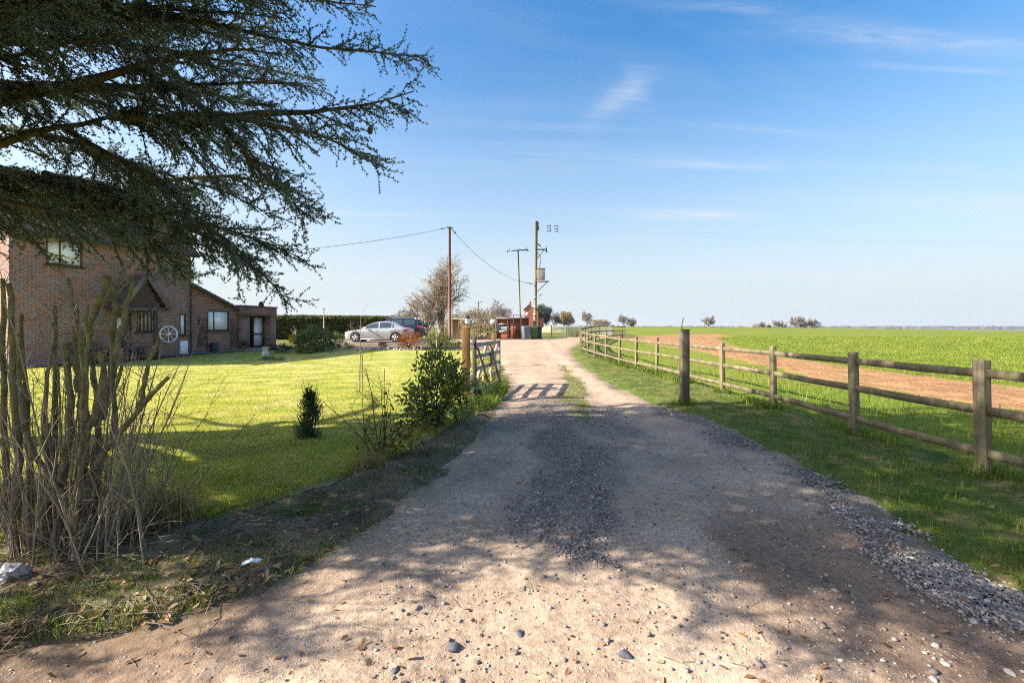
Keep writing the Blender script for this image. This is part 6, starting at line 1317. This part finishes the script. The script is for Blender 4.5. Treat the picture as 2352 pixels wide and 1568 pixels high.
# ------------------------------------------------------------------ cars
def paint(name, c, metal=.0, rough=.3):
    t = NT(name); return t.out(t.pbr(c, rough, .5, metal, None, Coat_Weight=.8, Coat_Roughness=.06))
M_tyre = plain('tyre_rubber', (.025, .025, .027), .8); M_alloy = plain('alloy', (.62, .62, .64), .3, .5, .8); M_redl = plain('red_lamp', (.45, .01, .015), .15, .6); M_blk = plain('black_trim', (.015, .016, .018), .5)
def car(name, label, loc, rz, L, xf, xr, R, belt, hw_, sill, roofz, roofw, pillars, body, cabin, glassrows=None, rails=False, plate=True):
    r = thing(name, label, 'car', loc, rz)
    xs = np.unique(np.round(np.concatenate([np.linspace(0, L, 40), *[np.linspace(c - R * 1.2, c + R * 1.2, 15) for c in (xf, xr)]]), 4))
    zb = np.interp(xs, *zip(*belt)); w = np.interp(xs, *zip(*hw_)); z0 = np.interp(xs, *zip(*sill))
    for c in (xf, xr):
        k = np.abs(xs - c) < R * 1.17; z0[k] = np.maximum(z0[k], R + np.sqrt(np.maximum((R * 1.17) ** 2 - (xs[k] - c) ** 2, 0)))
    ring = []
    for x, a, h, l in zip(xs, w, zb, z0):
        prof = [(a * .97, l), (a * 1.0, l + (h - l) * .25), (a * .985, l + (h - l) * .45), (a * 1.0, l + (h - l) * .72), (a * .96, h - .035), (a * .86, h), (a * .45, h + .012), (0, h + .016)]
        ring.append([(x, -p, q) for p, q in prof] + [(x, p, q) for p, q in prof[-2::-1]])
    ring = np.array(ring); n, m = ring.shape[:2]; i = np.arange(n * m).reshape(n, m); b = MB()
    b.add(ring.reshape(-1, 3), np.stack([i[:-1, :-1], i[1:, :-1], i[1:, 1:], i[:-1, 1:]], -1).reshape(-1, 4))
    b.Fs.append((np.array([list(range(m))]), 0)); b.Fs.append((np.array([list(i[-1][::-1])]), 0)); b.build('body', body, r, smooth=True)
    # cabin: glass shell with roof, pillars and window frames standing just proud of it
    x0, x1 = cabin; gx = np.unique(np.round(np.concatenate([np.linspace(x0, x1, 34), *[[p - q, p + q] for p, q in pillars]]), 4)); zt = np.interp(gx, *zip(*roofz)); zb = np.interp(gx, *zip(*belt)); w = np.interp(gx, *zip(*hw_)) * .86; tw = np.interp(gx, *zip(*roofw))
    zt = np.maximum(zt, zb + .012); G_ = []
    for a, t, q, p in zip(w, zt, zb, tw):
        h = t - q; wt = a + (p - a) * min(h / .45, 1)
        pr = [(a + .012, q - .012), (a, q + min(.045, h * .2)), (wt + .035, q + h * .86), (wt - .03, q + h * .98), (wt * .5, t + .012), (0, t + .015)]
        G_.append([(-u, v) for u, v in pr] + [(u, v) for u, v in pr[-2::-1]])
    ring = np.array([[(x, *q) for q in gg] for x, gg in zip(gx, G_)]); n, m = ring.shape[:2]; i = np.arange(n * m).reshape(n, m)
    Q = np.stack([i[:-1, :-1], i[1:, :-1], i[1:, 1:], i[:-1, 1:]], -1); b = MB(); b.add(ring.reshape(-1, 3), Q.reshape(-1, 4)); b.build('windows', M_glass, r, smooth=True)
    mid = np.zeros(m); cen = ring.mean(1, keepdims=True); off = ring - cen; off = ring + off / np.linalg.norm(off, axis=2, keepdims=True) * .008
    slope = np.abs(np.gradient(zt, gx)); rb = MB(); keep = np.zeros(Q.shape[:2], bool)
    for a in range(n - 1):
        xm = (gx[a] + gx[a + 1]) / 2; sl = (slope[a] + slope[a + 1]) / 2
        for c in range(m - 1):
            s = min(c, m - 2 - c)
            if s == 0 or s == 2: keep[a, c] = True
            if s >= 3 and sl < .34: keep[a, c] = True
            if s == 1 and (any(abs(xm - p) < q for p, q in pillars) or (zt[a] - zb[a]) < .15): keep[a, c] = True
    rb.add(off.reshape(-1, 3), Q[keep]); rb.build('roof', body, r, smooth=True)
    for cx in (xf, xr):
        for s in (-1, 1):
            yw = s * (np.interp(cx, *zip(*hw_)) - .11); wr = thing('wheel', '', '', (cx, yw, R)); del wr['label'], wr['category']; wr.parent = r
            b = MB(); b.lathe([(R * .68, -.1), (R * .93, -.105), (R, -.07), (R, .07), (R * .93, .105), (R * .68, .1), (R * .66, 0), (R * .68, -.1)], n=28, axis='y'); b.build('tyre', M_tyre, wr, smooth=True)
            b = MB(); b.lathe([(R * .7, -.1), (R * .7, .1), (R * .63, .1), (R * .62, -.08), (R * .7, -.1)], n=28, axis='y'); ys = s * .085
            for k in range(5):
                a0 = k * 2 * math.pi / 5 + math.pi / 2
                for da in (-.17, .17): b.bar((.05 * math.cos(a0), ys, .05 * math.sin(a0)), (R * .66 * math.cos(a0 + da), ys, R * .66 * math.sin(a0 + da)), .05, .03, (0, 1, 0))
            b.lathe([(.001, -.02), (.07, -.02), (.07, .02), (.001, .02)], (0, ys, 0), 12, axis='y'); b.build('rim', M_alloy, wr)
            b = MB(); b.lathe([(.001, -.01), (R * .64, -.01), (R * .64, .01), (.001, .01)], (0, s * .03, 0), 24, axis='y'); b.build('brake_disc', M_blk, wr)
    b = MB(); b.box((L / 2, 0, .3), (L * .86, 1.35, .18)); b.build('underbody', M_blk, r)
    return r
sil = paint('silver_paint', (.56, .53, .50), .55, .35)
c1 = car('silver_car', 'silver saloon car parked side on in front of the dark estate car', (-11.5, 31.95, Z(-9, 31.9) + .05), 0, 4.55, .86, 3.59, .33,
    [(0, .6), (.12, .68), (.4, .78), (.9, .86), (1.4, .92), (2.2, .93), (3.0, .95), (3.6, .985), (4.1, 1.02), (4.42, 1.0), (4.55, .86)],
    [(0, .55), (.08, .70), (.25, .81), (.6, .87), (1.5, .9), (3.4, .9), (4.1, .87), (4.4, .8), (4.55, .68)], [(0, .26), (.3, .2), (4.0, .2), (4.3, .3), (4.55, .36)],
    [(1.1, .9), (1.5, 1.12), (1.95, 1.33), (2.35, 1.42), (2.8, 1.44), (3.2, 1.40), (3.6, 1.27), (3.9, 1.13), (4.15, 1.02)], [(1.1, .72), (2, .58), (3.2, .57), (4.1, .66)],
    [(1.25, .2), (2.42, .04), (3.3, .03), (3.75, .3)], sil, (1.1, 4.15))
for s in (-1, 1):
    b = MB(); b.tube([(4.02, s * .862, .82), (4.25, s * .835, .83), (4.47, s * .74, .85)], [.02, .075, .06], 8); b.build('tail_lamp', M_redl, c1)
    b = MB(); b.tube([(.1, s * .68, .66), (.28, s * .79, .69), (.5, s * .84, .72)], [.05, .05, .015], 8); b.build('headlamp', M_curtain, c1)
    b = MB(); b.box((1.62, s * .98, .98), (.12, .2, .13)); bevel(b.build('wing_mirror', sil, c1), .03)
    for x in (2.3, 3.2): b = MB(); b.box((x, s * .897, .80), (.2, .03, .035)); bevel(b.build('door_handle', M_alloy, c1), .008)
    b = MB(); b.box((2.22, s * .89, .22), (1.95, .04, .05)); b.build('sill_trim', M_alloy, c1)
    b = MB(); b.bar((2.42, s * .9, .3), (2.42, s * .88, .9), .006, .006); b.bar((1.35, s * .903, .32), (1.4, s * .89, .88), .006, .006); b.build('door_gap', M_blk, c1)
b = MB(); b.box((4.545, 0, .72), (.03, .52, .12)); b.build('number_plate', plain('yellow_plate', (.62, .42, .05), .5), c1)
b = MB(); b.box((4.5, 0, .36), (.12, 1.1, .14)); b.build('bumper_diffuser', M_blk, c1)
nav = paint('navy_paint', (.015, .02, .035), .3, .2)
c2 = car('estate_car', 'dark navy estate car with roof rails behind the silver saloon', (-11.35, 34.9, Z(-9, 34.9) + .05), 0, 4.75, .9, 3.75, .36,
    [(0, .75), (.15, .86), (.6, .98), (1.3, 1.04), (2.5, 1.06), (3.6, 1.09), (4.4, 1.12), (4.66, 1.08), (4.75, .9)], [(0, .6), (.1, .76), (.3, .87), (.7, .92), (3.6, .93), (4.3, .91), (4.65, .84), (4.75, .76)], [(0, .32), (.3, .25), (4.3, .27), (4.75, .4)],
    [(1.05, 1.02), (1.5, 1.32), (2.0, 1.58), (2.4, 1.66), (3.2, 1.67), (3.9, 1.63), (4.3, 1.55), (4.5, 1.36), (4.68, 1.12)], [(1.05, .76), (2, .62), (4, .62), (4.7, .72)],
    [(1.2, .2), (2.3, .05), (3.2, .05), (4.15, .09), (4.55, .2)], nav, (1.05, 4.68))
for s in (-1, 1):
    b = MB(); b.tube([(4.1, s * .915, 1.0), (4.4, s * .89, .98), (4.68, s * .8, .96)], [.03, .09, .09], 8); b.build('tail_lamp', M_redl, c2)
    b = MB(); b.tube([(1.9, s * .6, 1.6), (2.1, s * .6, 1.71), (3.9, s * .6, 1.71), (4.15, s * .6, 1.62)], .018, 6); b.build('roof_rail', M_alloy, c2)
b = MB(); b.box((4.745, 0, .84), (.03, .52, .12)); b.build('number_plate', plain('rear_plate', (.62, .42, .05), .5), c2)
b = MB(); b.box((4.72, 0, .45), (.1, 1.5, .2)); b.build('bumper', M_blk, c2)
# ------------------------------------------------------------------ tufts round the feet of posts and along the fence line
g_ = np.random.default_rng(77); X = []; Y = []
for px, py in [(4.88, 2.9), (4.88, 4.74), (4.91, 6.56), (5.0, 8.75), (4.96, 10.78), (4.93, 13.0), (4.88, 15.4), (4.62, 17.0), (4.36, 18.5), (4.2, 20.4), (3.45, 9.14)]:
    n = 260; X.append(px + g_.normal(0, .10, n)); Y.append(py + g_.normal(0, .12, n))
n = 9000; yy = 1.5 + 20 * g_.random(n) ** 1.5; k = vn(yy / .5, yy * 0, 3) > .42; yy = yy[k]; X.append(np.interp(yy, [0, 15, 17, 24], [4.9, 4.9, 4.6, 3.75]) + g_.normal(.05, .12, len(yy))); Y.append(yy)
X = np.concatenate(X); Y = np.concatenate(Y)
blades('fence_grass', X, Y, zg(X, Y) + .03, .15, np.clip(.0011 * Y, .005, .02), L_rough, 'long uncut grass along the foot of the wooden fence', 78, .8)
n = 2500; X = 3.6 + 3 * g_.random(n); Y = 2 + 12 * g_.random(n); k = fbm(X / .4, Y / .4, 123, 3) > .12; X = X[k]; Y = Y[k]
blades('dead_grass', X, Y, zg(X, Y) + .04, .09, .007, L_dry, 'dry straw tufts scattered through the verge', 79, 1.2)
def haze():
    b = MB(); b.box((300, 2600, 20), (11800, 6400, 190)); b.V[-1][:, 2] = np.where(b.V[-1][:, 2] > 0, 36, -60)
    t = NT('thin_air'); v = t.n('ShaderNodeVolumePrincipled', i_Color=(.86, .92, 1.), i_Density=HAZE, i_Anisotropy=.3).outputs[0]
    t.t.links.new(v, t.n('ShaderNodeOutputMaterial').inputs[1]); o = b.build('haze', t.m); tag(o, 'pale spring haze over the far fields', 'haze', kind='stuff'); o.display_type = 'WIRE'
HAZE = .00015
haze()
